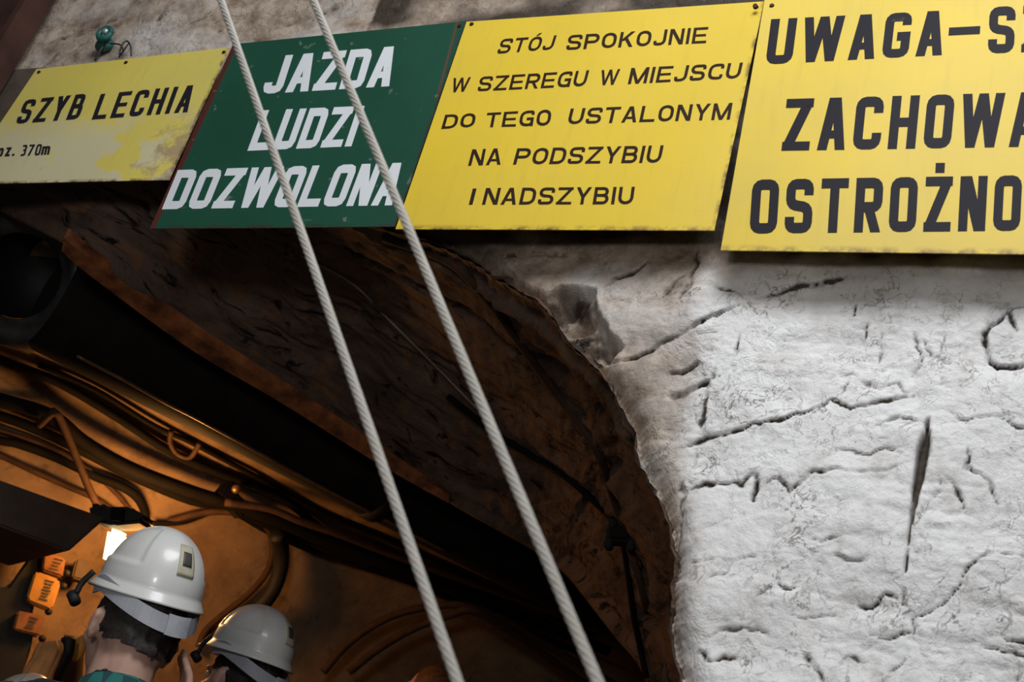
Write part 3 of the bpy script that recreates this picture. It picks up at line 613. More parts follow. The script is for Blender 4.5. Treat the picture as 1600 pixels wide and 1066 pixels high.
make_sign('warning_sign', [(1197, -13), (1765, -44), (1752, 399), (1126, 391)], -0.062, 0.012, 0.003, M_Y4,
  [[('UWAGA', [(1195.7, 100.6), (1471.6, 85.6), (1205, 30), (1479, 16.1)]), ('-', [(1480, 82), (1529, 80), (1485, 15), (1534, 12)]), ('SZYB', [(1543, 83.3), (1741, 76), (1546.7, 11), (1745, 2)])],
   [('ZACHOWAJ', [(1220.9, 235.4), (1668, 228), (1229.5, 154.7), (1675, 142)])],
   [('OSTROŻNOŚĆ', [(1170.6, 364.9), (1702, 359), (1176.2, 280.8), (1706, 272)])]],
  M_INK, (0.56, 0.19, 0.11, 3, 0.155), [(1181, 11), (1206, 9)], 'large yellow sign with bold black letters reading UWAGA and ZACHOWAJ OSTROŻNOŚĆ', M_SCREW)
# screws of the warning sign sit on its left margin

# ================================================================== ropes
def rope(name, pa, pb, Y, r, label):
    A = on_y(*pa, Y); Bq = on_y(*pb, Y); d = (A - Bq) / np.linalg.norm(A - Bq)
    P0 = Bq - d * (Bq[2] - 0.002) / d[2]; P1 = A + d * (4.58 - A[2]) / d[2]
    L = np.linalg.norm(P1 - P0); a = np.cross(d, [0, 1, 0]); a /= np.linalg.norm(a); b = np.cross(d, a)
    V = []; Fc = []; lay = 0.066; n = int(L / 0.0055)
    for s in range(6):
        pts = [P0 + d * L * i / n + (a * math.cos(2 * math.pi * (s / 6 - L * i / n / lay)) + b * math.sin(2 * math.pi * (s / 6 - L * i / n / lay))) * r * 0.69 for i in range(n + 1)]
        tube_vf(pts, r * 0.325, 6, V, Fc)
    tube_vf([P0, P1], r * 0.42, 6, V, Fc)
    return tag(mesh(name, V, Fc, M_ROPE, None, True), label, 'rope', 'twisted ropes slanting across the opening')
m, nt, bs = new_mat('galvanised_rope'); v = coords(nt)
nt.links.new(mix(nt, noise(nt, v, 30, 4), (0.34, 0.32, 0.29), (0.52, 0.50, 0.46)), bs.inputs['Base Color']); bs.inputs['Roughness'].default_value = 0.55; bs.inputs['Metallic'].default_value = 0.1
M_ROPE = m
rope('steel_rope', (345, 0), (715, 1066), -0.9, 0.0056, 'grey twisted rope crossing in front of the green sign beside JAZDA, left of the two')
rope('steel_rope', (489, 0), (934, 1066), -0.9, 0.0058, 'grey twisted rope crossing the last letters of the green sign, right of the two')
ceil = box_bm(6.8, 3.6, 0.1, 0, (-1.6, -1.8, 4.63)); struct(from_bm('ceiling', ceil, M_FLOOR))

# ================================================================== column, plate and hook at the upper left
M_RUST = simple('red_brown_rusty_steel', (0.085, 0.036, 0.026), 0.7, 0.2, 0.5, 9, 0.3)
def column():
    p0 = on_y(75, 0, -0.05); p1 = on_y(8, 112, -0.05); d = (p0 - p1) / (p0 - p1)[2]
    b0 = p1 - d * (p1[2] + 0.0); t0 = p1 + d * (4.58 - p1[2]); poly = []
    prof = [(0, .02), (0, -.06), (-.02, -.06), (-.02, -.03), (-.20, -.03), (-.20, -.06), (-.22, -.06), (-.22, .02)]
    V = [t + np.array([x, y, 0]) for t in (b0, t0) for x, y in prof]; k = len(prof)
    return tag(from_bm('steel_column', orient(V, [tuple(range(k)), tuple(range(2 * k - 1, k - 1, -1))] + [(i, (i + 1) % k, (i + 1) % k + k, i + k) for i in range(k)]), M_RUST), 'red-brown rusty steel column in the upper left corner', 'column')
column()
M_BROWN = simple('brown_weathered_board', (0.105, 0.078, 0.058), 0.8, 0, 0.4, 14, 0.2)
pl = prism('backing_plate', [on_y(4, 110, -0.014), on_y(75, 105, -0.014), on_y(75, 262, -0.014), on_y(-60, 262, -0.014), on_y(-60, 215, -0.014)], (0, 1, 0), 0.012, M_BROWN)
tag(pl, 'dark brown bare plate showing left of the SZYB LECHIA sign', 'plate')
M_TEAL = simple('teal_paint', (0.03, 0.16, 0.14), 0.5, 0.1, 0.4, 60); M_WIRE = simple('dark_wire', (0.05, 0.045, 0.04), 0.5, 0.4)
hk = empty('wall_hook', on_y(170, 60, -0.01)); HK = Vector(hk.location)
def under(o): o.matrix_parent_inverse = Matrix.Translation(-HK); return o
def sphere_bm(c, r, sc=(1, 1, 1), u=14, v=10):
    bm = bmesh.new(); bmesh.ops.create_uvsphere(bm, u_segments=u, v_segments=v, radius=r); bmesh.ops.scale(bm, vec=sc, verts=bm.verts); bmesh.ops.translate(bm, vec=Vector([float(x) for x in c]), verts=bm.verts); return bm
c0 = on_y(170, 60, -0.02)
ring = [c0 + np.array([math.cos(g) * .019, -.018, math.sin(g) * .019]) for g in np.linspace(0, 2 * math.pi, 17)]
under(tube('ring', ring, 0.008, M_TEAL, hk, 8, 2))
under(from_bm('stud', sphere_bm(c0 + np.array([.002, -.02, .004]), 0.010), simple('bare_steel', (0.5, 0.55, 0.52), 0.4, 0.6), hk, True))
under(from_bm('base', sphere_bm(on_y(163, 70, -0.008), 0.026, (1.1, .6, .9)), M_TEAL, hk, True))
under(tube('wire', [on_y(163, 70, -.02), on_y(156, 80, -.02), on_y(148, 95, -.012)], 0.0035, M_WIRE, hk))
under(tube('wire', [on_y(172, 68, -.02), on_y(188, 70, -.03), on_y(192, 80, -.02), on_y(186, 90, -.02)], 0.0022, M_WIRE, hk))
under(tube('wire', [on_y(186, 90, -.02), on_y(190, 72, -.035), on_y(198, 64, -.03), on_y(204, 72, -.03), on_y(205, 88, -.02)], 0.0022, M_WIRE, hk))
under(tube('wire', [on_y(187, 88, -.02), on_y(196, 75, -.03), on_y(201, 68, -.03)], 0.002, M_WIRE, hk))
tag(hk, 'teal painted ring hook with loose wire loops on the wall above the SZYB LECHIA sign', 'hook')
# ================================================================== inside the tunnel
M_BLACK = simple('black_rubberised_steel', (0.010, 0.009, 0.009), 0.65, 0.0, 0.4, 18, 0.2)
M_FLANGE = simple('scuffed_black_steel', (0.06, 0.057, 0.055), 0.42, 0.1, 0.8, 14, 0.5)
M_CABLE = simple('dark_cable_sheath', (0.005, 0.004, 0.0035), 0.8, 0, 0.4, 25, 0, .15)
M_CABLE2 = simple('brown_cable_sheath', (0.065, 0.034, 0.020), 0.75, 0, 0.4, 25, 0, .2)
M_PIPE = simple('dusty_dark_steel', (0.010, 0.0075, 0.006), 0.75, 0.0, 0.5, 14, 0.2, .15)
# ventilation duct with a flanged mouth
n_ = np.cross(ray(200, 622), ray(800, 923)); n_ /= np.linalg.norm(n_); A0 = dep(30, 430, 3.62)
n_ = n_ if n_.dot(A0 - CAM) > 0 else -n_; DR = n_.dot(A0 - CAM); dd = np.cross(n_, [0, 0, 1.0]); dd /= np.linalg.norm(dd); dd = dd if dd[1] > 0 else -dd
print('duct', A0, DR, dd)
duct = empty('ventilation_duct', A0); DK = Vector(A0.tolist())
def und(o): o.matrix_parent_inverse = Matrix.Translation(-DK); return o
def frame(d):
    a = np.cross(d, [0, 0, 1.0]); a /= np.linalg.norm(a); return a, np.cross(a, d)
def lathe(name, A, d, prof, mat, parent=None, seg=48, smooth=True, lump=0.0):
    a, b = frame(d); V = []; Fc = []
    for i, (l, r) in enumerate(prof):
        for k in range(seg):
            g = 2 * math.pi * k / seg; rr_ = r * (1 + lump * math.sin(3 * g + i)); V.append(A + d * l + (a * math.cos(g) + b * math.sin(g)) * rr_)
    for i in range(len(prof) - 1):
        for k in range(seg): Fc.append((i * seg + k, i * seg + (k + 1) % seg, (i + 1) * seg + (k + 1) % seg, (i + 1) * seg + k))
    return mesh(name, V, Fc, mat, parent, smooth)
und(lathe('pipe', A0, dd, [(0.10, DR * .96)] + [(x, DR) for x in np.linspace(.12, 6.5, 14)] + [(6.5, DR * .94), (0.10, DR * .94)], M_PIPE, duct))
vf = (A0 - CAM) / np.linalg.norm(A0 - CAM); df = dd * 0.35 + vf * 0.65 + np.array([0, 0, .12]); df /= np.linalg.norm(df)
und(lathe('flange', A0, df, [(0.0, DR * .72), (-.03, DR * 0.95), (-.02, DR * 1.12), (0.02, DR * 1.24), (.07, DR * 1.26), (.09, DR * 1.14), (.11, DR * 1.23), (.16, DR * 1.21), (.18, DR * 1.0)], M_FLANGE, duct, 48, True, 0.012))
und(lathe('liner', A0, df, [(0.0, DR * .72), (0.05, DR * .70), (0.25, DR * .70), (0.25, DR * .02)], M_BLACK, duct))
for x in (1.25, 2.5, 3.75): und(lathe('joint_band', A0, dd, [(x, DR), (x, DR * 1.05), (x + .05, DR * 1.05), (x + .05, DR)], M_PIPE, duct))
tag(duct, 'black ventilation duct with open flanged mouth at the left edge', 'duct')
def on_duct(x, y):
    r_ = ray(x, y); r_ = r_ / np.linalg.norm(r_); w0 = CAM - A0; b_ = r_.dot(dd); t = (b_ * dd.dot(w0) - r_.dot(w0)) / (1 - b_ * b_)
    for k in range(400):
        p = CAM + r_ * (t - 0.5 + k * .002); q_ = p - A0; 
        if np.linalg.norm(q_ - dd * q_.dot(dd)) < DR + .004: return p
    return CAM + r_ * t
und(tube('seam_rail', [on_duct(x, y) for x, y in [(120, 556), (190, 592), (259, 630), (310, 656), (400, 705), (500, 760), (600, 812), (700, 864)]], .0045, simple('bare_brown_steel', (0.22, 0.12, 0.06), 0.4, 0.5, .5), duct, 6))

def lined(P, off=0.05): return [on_lining(x, y, off) for x, y in P]
def cable(P, r, label, mat=None, off=0.05, name='cable'):
    if P[-1][0] > 600: (xa, ya), (xb, yb) = P[-2:]; k = 170 / (xb - xa); P = P + [(xb + (xb - xa) * k * f, yb + (yb - ya) * k * f) for f in (.5, 1)]
    return tag(tube(name, lined(P, off), r, mat or M_CABLE, None, 7, 6), label, 'cable', 'cables along the tunnel wall')
cable([(-60, 528), (0, 562), (90, 597), (180, 650), (262, 703), (340, 738), (440, 778), (500, 825), (560, 855), (640, 885)], .016, 'dark cable running just under the ventilation duct')
cable([(60, 570), (150, 610), (240, 665), (300, 692), (400, 745), (500, 800), (620, 850), (760, 915)], .010, 'thin dark cable between the duct and the cable just under it', off=.035)
cable([(-60, 610), (0, 625), (80, 650), (130, 690), (200, 730), (290, 765), (352, 785), (430, 812), (520, 850), (640, 895), (780, 950)], .024, 'thick black cable sagging from the left edge to the clamp', off=.13)
cable([(-60, 640), (0, 650), (60, 672), (130, 705), (210, 745), (300, 782), (355, 790), (430, 825), (540, 868), (680, 915)], .018, 'black cable lying just below the thick sagging cable', off=.07)
cable([(-60, 670), (0, 688), (30, 694), (90, 716), (150, 745), (185, 758), (212, 775), (224, 795), (228, 812)], .016, 'black cable curving down into the top of the lamp')
cable([(-60, 690), (0, 712), (60, 740), (110, 762), (150, 780), (180, 800), (190, 808)], .010, 'thin brown cable reaching the lamp from the left', M_CABLE2, .04)
cable([(-60, 655), (0, 672), (80, 700), (140, 735), (185, 775), (206, 802)], .008, 'thin brown wire curving down to the middle of the lamp', M_CABLE2, .04)
cable([(60, 665), (85, 645), (100, 668), (118, 712), (140, 765), (160, 805)], .013, 'brown cable bent upward then dropping steeply to the lamp', M_CABLE2, .2)
cable([(-60, 625), (0, 636), (40, 640), (80, 648), (84, 640)], .010, 'brown wire ending at a small hook by the left edge', M_CABLE2, .06)
cable([(240, 818), (280, 817), (310, 808), (345, 792), (356, 786)], .010, 'dark cable looping from the lamp up to the clamp')
cable([(262, 815), (330, 800), (390, 806), (418, 826), (426, 858), (418, 892), (392, 925), (350, 960), (322, 985), (310, 1010)], .013, 'reddish brown hose hanging in a wide loop behind the helmets', M_CABLE2, .05, 'hose')
cable([(432, 836), (440, 860), (438, 890), (425, 925), (400, 955), (380, 975)], .030, 'thick black curved tube beside the reddish looped hose', M_BLACK, .14, 'hose')  # thick dark tube filling the black band beside the loop
cable([(268, 672), (266, 690), (276, 708), (296, 715), (308, 700), (312, 692)], .009, 'pale brown cable loop hanging below the duct', M_CABLE2, .16)
cable([(505, 1050), (545, 1005), (600, 968), (660, 950), (720, 946), (780, 965), (840, 1000)], .016, 'dark brown hose arching near the bottom of the tunnel', M_CABLE2, .2, 'hose')
cable([(545, 1050), (590, 1015), (640, 985), (700, 962), (740, 955), (800, 990), (880, 1045)], .016, 'dark brown hose arching just below another arched hose', M_CABLE2, .3, 'hose')
cable([(352, 785), (420, 795), (470, 815), (530, 835), (600, 862), (720, 905)], .014, 'brown cable leaving the clamp to the right', M_CABLE2, .19)
cable([(360, 796), (430, 836), (520, 872), (640, 910), (760, 960)], .012, 'black cable lowest of those leaving the clamp to the right', None, .04)
# clamp where the cables meet
cp = on_lining(362, 783, .11); cl = empty('cable_clamp', cp)
bmv = box_bm(.13, .05, .06, .008); o = from_bm('bracket', bmv, M_PIPE, cl); o.rotation_euler = (0, 0.35, math.atan2(TT[1], TT[0]))
o = from_bm('bolt', sphere_bm((.03, -.04, .03), .016), simple('worn_brass', (0.4, 0.25, 0.12), 0.4, 0.7), cl, True); o = from_bm('bolt', sphere_bm((-.03, -.05, 0), .013), M_PIPE, cl, True)
tag(cl, 'metal cable clamp on the tunnel wall where the dark cables meet', 'clamp')

# lamp
PL = dep(184, 848, 4.1); nL = np.array([0.35, -0.92, -0.2]); nL /= np.linalg.norm(nL)
def lp(x, y): return on_plane(x, y, PL, nL)
lamp = empty('wall_lamp', PL); LK = Vector(PL.tolist())
def undl(o): o.matrix_parent_inverse = Matrix.Translation(-LK); return o
m, nt, bs = new_mat('lamp_glass'); bs.inputs['Base Color'].default_value = (1, .8, .5, 1); bs.inputs['Emission Color'].default_value = (1.0, 0.72, 0.34, 1); bs.inputs['Emission Strength'].default_value = 9.0
undl(prism('lamp_glass', [lp(168, 824), lp(194, 832), lp(184, 872), lp(158, 878)], -nL, .07, m, lamp, .012))
undl(prism('housing', [lp(158, 800), (lp(176, 797)), lp(180, 803), lp(222, 803), lp(246, 818), lp(240, 828), lp(196, 832), lp(162, 824)], nL, .13, M_BLACK, lamp, .01))
undl(prism('terminal_box', [lp(196, 806) + nL * .13, lp(216, 807) + nL * .13, lp(213, 828) + nL * .13, lp(193, 825) + nL * .13], nL, .02, M_PIPE, lamp, .004))
tag(lamp, 'glowing orange-white lamp with black housing behind the nearest white helmet', 'lamp')
pd = bpy.data.lights.new('lamp_light', 'POINT'); po = bpy.data.objects.new('lamp_light', pd); COL.objects.link(po)
pd.energy = 14; pd.color = (1.0, 0.43, 0.11); pd.shadow_soft_size = 0.06; po.location = Vector((PL - nL * 0.20 + np.array([0, 0, .04])).tolist())

# dark beam on the left wall
PB = on_plane(60, 800, tun(0, .32, 0), (TU[0], TU[1], 0))
def bp(x, y): return on_plane(x, y, PB, (TU[0], TU[1], 0))
M_BEAM = simple('dark_brown_timber', (0.075, 0.050, 0.036), 0.75, 0, 0.4, 9, 0.2)
bmk = prism('wall_beam', [bp(-120, 708), bp(0, 750), bp(166, 810), bp(108, 862), bp(0, 822), bp(-120, 790)], (TU[0], TU[1], 0), .45, M_BEAM, None, .006)
tag(bmk, 'dark beam end on the left tunnel wall above the orange switch boxes', 'beam')

# stacked orange switch boxes
PS = dep(60, 930, 4.3); nS = np.array([0.72, -0.69, 0.0]); nS /= np.linalg.norm(nS)
def sp(x, y, o=0.0): return on_plane(x, y, PS + nS * o, nS)
sw = empty('switch_box', PS); SK = Vector(PS.tolist())
def unds(o): o.matrix_parent_inverse = Matrix.Translation(-SK); return o
M_ORG = simple('orange_yellow_enamel', (0.50, 0.24, 0.03), 0.45, 0, 0.25, 30); M_ORG2 = simple('faded_orange_enamel', (0.30, 0.12, 0.03), 0.5, 0, 0.35, 30)
unds(prism('backplate', [sp(44, 872), sp(80, 856), sp(74, 900), sp(52, 950), sp(52, 1000), sp(44, 1030), sp(20, 1085), sp(-60, 1085), sp(-60, 930), sp(14, 915)], -nS, .05, M_BLACK, sw, .008))  # black plate, widened to the left to stand in for unlit wall
for k, (qd, mt) in enumerate([([(69, 863), (103, 872), (98, 902), (65, 891)], M_ORG2), ([(54, 895), (60, 893), (92, 905), (95, 912), (83, 950), (77, 953), (45, 940), (42, 933)], M_ORG), ([(28, 954), (72, 962), (62, 994), (20, 984)], M_ORG2)]):
    cv = unds(prism('cover', [sp(x, y, .03) for x, y in qd], -nS, .045, mt, sw, .006))
    qx = np.array(qd, float); cx, cy = qx.mean(0); V = []; Fc = []
    for j in range(7 if k == 1 else 4):                 # dark unreadable rows of markings
        t = (j - 3) / 3.6 if k == 1 else (j - 1.5) / 2.4
        px, py = cx + 4 - t * 6, cy + t * 17 * (1 if k == 1 else .7); hw = 7 - 2 * ((j * 37) % 3) / 2
        b = len(V); V += [sp(px - hw, py - hw * .25 - 1.3, .0325), sp(px + hw, py + hw * .25 - 1.3, .0325), sp(px + hw, py + hw * .25 + 1.3, .0325), sp(px - hw, py - hw * .25 + 1.3, .0325)]; Fc.append((b, b + 1, b + 2, b + 3))
    mesh('marking', V, Fc, M_BEAM, cv)
for x, y in ((99, 916), (76, 956), (66, 998), (104, 896)):
    unds(from_bm('latch', sphere_bm(sp(x, y, .01), .012), M_BLACK, sw, True))
tag(sw, 'stack of three orange switch boxes on a black backplate', 'switch box')
# small bracket right of the boxes
bk = prism('conduit_box', [sp(120, 872, -.1), sp(140, 876, -.1), sp(132, 908, -.1), sp(112, 903, -.1)], -nS, .06, M_BROWN, None, .006); tag(bk, 'small brown box on the lit wall between the orange boxes and the nearest helmet', 'box')
# rounded orange bundle and dark posts at the lower left
PJ = dep(80, 1030, 3.7)
def jp(x, y, o=0.0): return on_plane(x, y, PJ + nS * o, nS)
print('beam', to_tun(PB), 'lamp', to_tun(PL), to_tun(PS), to_tun(PJ))
def bundle():
    V = []; Fc = []; nu, nv = 30, 26
    outl_l = [(60, 1004), (54, 1015), (48, 1030), (38, 1045), (30, 1060), (18, 1085), (10, 1110), (8, 1160), (8, 1300)]; outl_r = [(94, 1000), (99, 1008), (99, 1018), (95, 1028), (90, 1040), (82, 1060), (80, 1085), (80, 1110), (70, 1300)]
    tl = np.linspace(0, 1, len(outl_l))
    for j in range(nv):
        t = j / (nv - 1); lx = np.interp(t, tl, [p[0] for p in outl_l]); ly = np.interp(t, tl, [p[1] for p in outl_l]); rx = np.interp(t, tl, [p[0] for p in outl_r]); ry = np.interp(t, tl, [p[1] for p in outl_r])
        for i in range(nu):
            g = 2 * math.pi * i / nu; s = 0.5 - 0.5 * math.cos(g); o = math.sin(g) * .05 * (0.35 + 0.65 * min(1, t * 5)) + .007 * math.sin(s * 26 + t * 3) * (math.sin(g) > 0)
            V.append(jp(lx + (rx - lx) * s, ly + (ry - ly) * s, o))
    for j in range(nv - 1):
        for i in range(nu): Fc.append((j * nu + i, j * nu + (i + 1) % nu, (j + 1) * nu + (i + 1) % nu, (j + 1) * nu + i))
    Fc += [tuple(range(nu)), tuple(range((nv - 1) * nu, nv * nu))]
    return from_bm('cloth_bundle', orient(V, Fc), simple('orange_cloth', (0.50, 0.22, 0.07), 0.85, 0, 0.35, 20, 0.2), None, True)
tag(bundle(), 'orange cloth bundle with vertical folds under the orange switch boxes', 'cloth')
tag(tube('strut', [jp(108, 998, -.12), jp(104, 1020, -.12), jp(84, 1062, -.12), jp(60, 1150, -.12), jp(40, 1300, -.12)], .022, M_BLACK, None, 8), 'dark slanting strut right of the orange cloth bundle', 'strut')
tag(tube('post', [jp(118, 1000, -.35), jp(112, 1040, -.35), jp(90, 1400, -.35)], .035, M_BEAM, None, 8), 'brown post between the dark strut and the nearest head', 'post')
tag(from_bm('signal_light', sphere_bm(jp(125, 1012, -.2), .028, (.7, .7, 1.6)), simple('amber_glass', (0.75, 0.33, 0.06), 0.35, 0, .2), None, True), 'small amber fitting on the brown post by the nearest ear', 'lamp')
# added strip: lamplight on the soffit's inner edge put into its orange colour
def lit_edge_strip():
    P = [on_z(x, y, z - .012) for (x, y), z in [((100, 372), 2.455), ((140, 404), 2.45), ((300, 521), 2.44), ((440, 611), 2.42), ((570, 697), 2.40), ((640, 744), 2.38), ((700, 784), 2.36)]]
    Q_ = [on_z(x, y, z - .03) for (x, y), z in [((96, 392), 2.455), ((138, 429), 2.45), ((298, 546), 2.44), ((440, 630), 2.42), ((570, 712), 2.40), ((640, 753), 2.38), ((700, 786), 2.36)]]
    P, Q_ = smooth_path(P, 8), smooth_path(Q_, 8); V = []; Fc = []; n = len(P)
    for p, q_ in zip(P, Q_): V += [p, q_, q_ + np.array([0, 0, .03]) + Ui * .004, p + np.array([0, 0, .03])]
    for i in range(n - 1):
        for k in range(4): Fc.append((i * 4 + k, i * 4 + (k + 1) % 4, i * 4 + 4 + (k + 1) % 4, i * 4 + 4 + k))
    Fc += [(0, 1, 2, 3), (n * 4 - 4, n * 4 - 3, n * 4 - 2, n * 4 - 1)]
    return from_bm('lit_edge_strip', orient(V, Fc), simple('lamplight_orange', (0.40, 0.135, 0.045), 0.75, 0.1, 0.75, 16, 0.4, .2, (0.10, 0.035, 0.016)))
tag(lit_edge_strip(), 'orange strip painted as lamplight along the inner edge of the dark soffit above the duct', 'edge strip')
# cables clipped along the arch soffit
def on_soffit(P, off=0.03):
    bvh = on_soffit.b; out = []
    for x, y in P:
        d = ray(x, y); hit = bvh.ray_cast(Vector(CAM.tolist()), Vector(d.tolist()))
        p = np.array(hit[0]) if hit[0] is not None else None
        if p is not None: out.append(p - d / np.linalg.norm(d) * off)
    return out
from mathutils.bvhtree import BVHTree
on_soffit.b = BVHTree.FromPolygons([tuple(map(float, p)) for p in VS.reshape(-1, 3)], [tuple(map(int, f)) for f in Q])
def soff_cable(name, P, r, mat, label, off=.02):
    pts = on_soffit(P, off)
    if len(pts) > 2: tag(tube(name, pts, r, mat, None, 7, 5), label, 'cable', 'cables along the arch soffit')
M_GREYW = simple('pale_dusty_wire', (0.30, 0.25, 0.19), 0.6, 0.1, .3)
soff_cable('cable', [(470, 400), (530, 430), (565, 455), (600, 492), (640, 532), (690, 582), (735, 628), (775, 668)], .0032, M_GREYW, 'thin pale wire running down the middle of the arch soffit', .012)
soff_cable('cable', [(700, 620), (760, 668), (810, 700), (845, 722), (890, 750), (930, 785), (958, 812), (972, 832)], .010, M_CABLE, 'dark cable running down the soffit to the junction box', .015)
soff_cable('cable', [(974, 845), (982, 900), (990, 960), (1000, 1010), (1010, 1060)], .009, M_CABLE, 'dark cable dropping from the junction box toward the bottom', .015)
soff_cable('cable', [(600, 372), (650, 388), (695, 405), (732, 434), (792, 508), (852, 592), (898, 652), (936, 712), (962, 790), (985, 860), (1003, 920), (1010, 955)], .011, M_CABLE2, 'brown conduit following the outer edge of the arch soffit', .012)
jb = on_soffit([(972, 838)], .03)
if jb:
    j = empty('junction_box', jb[0]); o = from_bm('body', box_bm(.06, .05, .045, .008), M_PIPE, j); o = from_bm('clip', box_bm(.02, .03, .08, .004, (.03, 0, 0)), M_BLACK, j); o = from_bm('clip', box_bm(.02, .03, .08, .004, (-.03, 0, 0)), M_BLACK, j)
    tag(j, 'small dark junction box on the arch soffit where the cables meet', 'junction box')
# ================================================================== people
def capsule(bm, a, b, ra, rb, n=14):
    a, b = Vector(a), Vector(b); d = b - a; L = d.length or 1e-6; q = d.to_track_quat('Z', 'Y').to_matrix().to_4x4()
    rings = 5; vs = []
    prof = [(-ra * math.cos(t), ra * math.sin(t)) for t in np.linspace(0.0, math.pi / 2, rings)] + [(L + rb * math.sin(t), rb * math.cos(t)) for t in np.linspace(0, math.pi / 2, rings)]
    M = Matrix.Translation(a) @ q
    for (z, r) in prof: vs.append([bm.verts.new(M @ Vector((max(r, 1e-4) * math.cos(2 * math.pi * k / n), max(r, 1e-4) * math.sin(2 * math.pi * k / n), z))) for k in range(n)])
    for i in range(len(vs) - 1):
        for k in range(n): bm.faces.new((vs[i][k], vs[i][(k + 1) % n], vs[i + 1][(k + 1) % n], vs[i + 1][k]))
    bm.faces.new(list(reversed(vs[0]))); bm.faces.new(vs[-1])
def ell(bm, c, r, rot=None):
    M = Matrix.Translation(c) @ (rot.to_4x4() if rot else Matrix.Identity(4)) @ Matrix.Diagonal((*r, 1))
    bmesh.ops.create_uvsphere(bm, u_segments=24, v_segments=16, radius=1.0, matrix=M)
def remeshed(name, bm, voxel, mat, parent, smooth_it=4, cut=None, noise_amp=0.0):
    me = bpy.data.meshes.new(name); bm.to_mesh(me); bm.free(); t = bpy.data.objects.new(name, me); COL.objects.link(t)
    md = t.modifiers.new('r', 'REMESH'); md.mode = 'VOXEL'; md.voxel_size = voxel; md.use_smooth_shade = True
    if smooth_it: s = t.modifiers.new('s', 'SMOOTH'); s.iterations = smooth_it; s.factor = 0.5
    dg = bpy.context.evaluated_depsgraph_get(); m2 = bpy.data.meshes.new_from_object(t.evaluated_get(dg)); bpy.data.objects.remove(t); bpy.data.meshes.remove(me)
    if cut or noise_amp:
        b = bmesh.new(); b.from_mesh(m2)
        if cut: bmesh.ops.delete(b, geom=[v for v in b.verts if cut(v.co)], context='VERTS')
        if noise_amp:
            b.normal_update(); co = np.array([v.co[:] for v in b.verts]); d = fbm(co[:, 0] * 160 + co[:, 1] * 90, co[:, 2] * 60 + co[:, 1] * 40, 3, 91) * noise_amp
            for v, k in zip(b.verts, d): v.co += v.normal * float(k)
        b.to_mesh(m2); b.free()
    m2.name = name; m2.polygons.foreach_set('use_smooth', [True] * len(m2.polygons))
    return link(name, m2, mat, parent)
M_SKIN = simple('skin', (0.52, 0.31, 0.24), 0.55, 0, 0.14, 22, 0.05); M_SKIN.node_tree.nodes['Principled BSDF'].inputs['Subsurface Weight'].default_value = 0.08
M_HAIR = simple('dark_brown_hair', (0.022, 0.015, 0.012), 0.6, 0, 0.5, 120, 0.5)
M_HAIR2 = simple('reddish_brown_hair', (0.13, 0.055, 0.025), 0.6, 0, 0.5, 120, 0.5)
M_NAVY = simple('navy_cloth', (0.010, 0.014, 0.024), 0.85, 0, 0.3, 40, 0.2)
M_RED = simple('red_cloth', (0.28, 0.02, 0.015), 0.8, 0, 0.3, 40, 0.2)
M_DKCLOTH = simple('dark_work_cloth', (0.02, 0.02, 0.022), 0.85, 0, 0.3, 40, 0.2)
M_BOOT = simple('black_boot', (0.012, 0.012, 0.012), 0.5)
M_EYE = simple('eye_white', (0.7, 0.68, 0.64), 0.2)
m, nt, bs = new_mat('teal_checked_cloth'); ck_ = nd(nt, 'ShaderNodeTexChecker', inp={'Scale': 34.0, 'Color1': (0.012, 0.13, 0.115, 1), 'Color2': (0.008, 0.05, 0.055, 1)})
nt.links.new(coords(nt, scale=(1, 1, .5)), ck_.inputs['Vector']); nt.links.new(ck_.outputs[0], bs.inputs['Base Color']); bs.inputs['Roughness'].default_value = 0.85; M_CHECK = m
def helmet_mat(name, col, dirt):
    m, nt, bs = new_mat(name); v = coords(nt)
    c = mix(nt, ramp(nt, noise(nt, v, 9, 5, 0.6), [(0.55, 0.0), (0.8, 0.6)]), col, dirt)
    nt.links.new(c, bs.inputs['Base Color']); bs.inputs['Roughness'].default_value = 0.32; bs.inputs['Specular IOR Level'].default_value = 0.5; bs.inputs['Coat Weight'].default_value = 0.2
    return m
M_HW = helmet_mat('white_helmet_plastic', (0.68, 0.68, 0.66), (0.48, 0.43, 0.38)); M_HG = helmet_mat('shaded_pale_helmet_plastic', (0.30, 0.29, 0.25), (0.2, 0.19, 0.16)); M_HR = helmet_mat('red_helmet_plastic', (0.42, 0.02, 0.012), (0.25, 0.02, 0.01))  # the grey one has the shade on a pale helmet in its colour
M_STRAP = simple('grey_strap_plastic', (0.36, 0.37, 0.41), 0.45, 0, 0.15, 30)
M_STICK = simple('cream_sticker', (0.58, 0.54, 0.40), 0.5, 0, 0.2, 50); M_STINK = simple('grey_print', (0.09, 0.09, 0.085), 0.5)

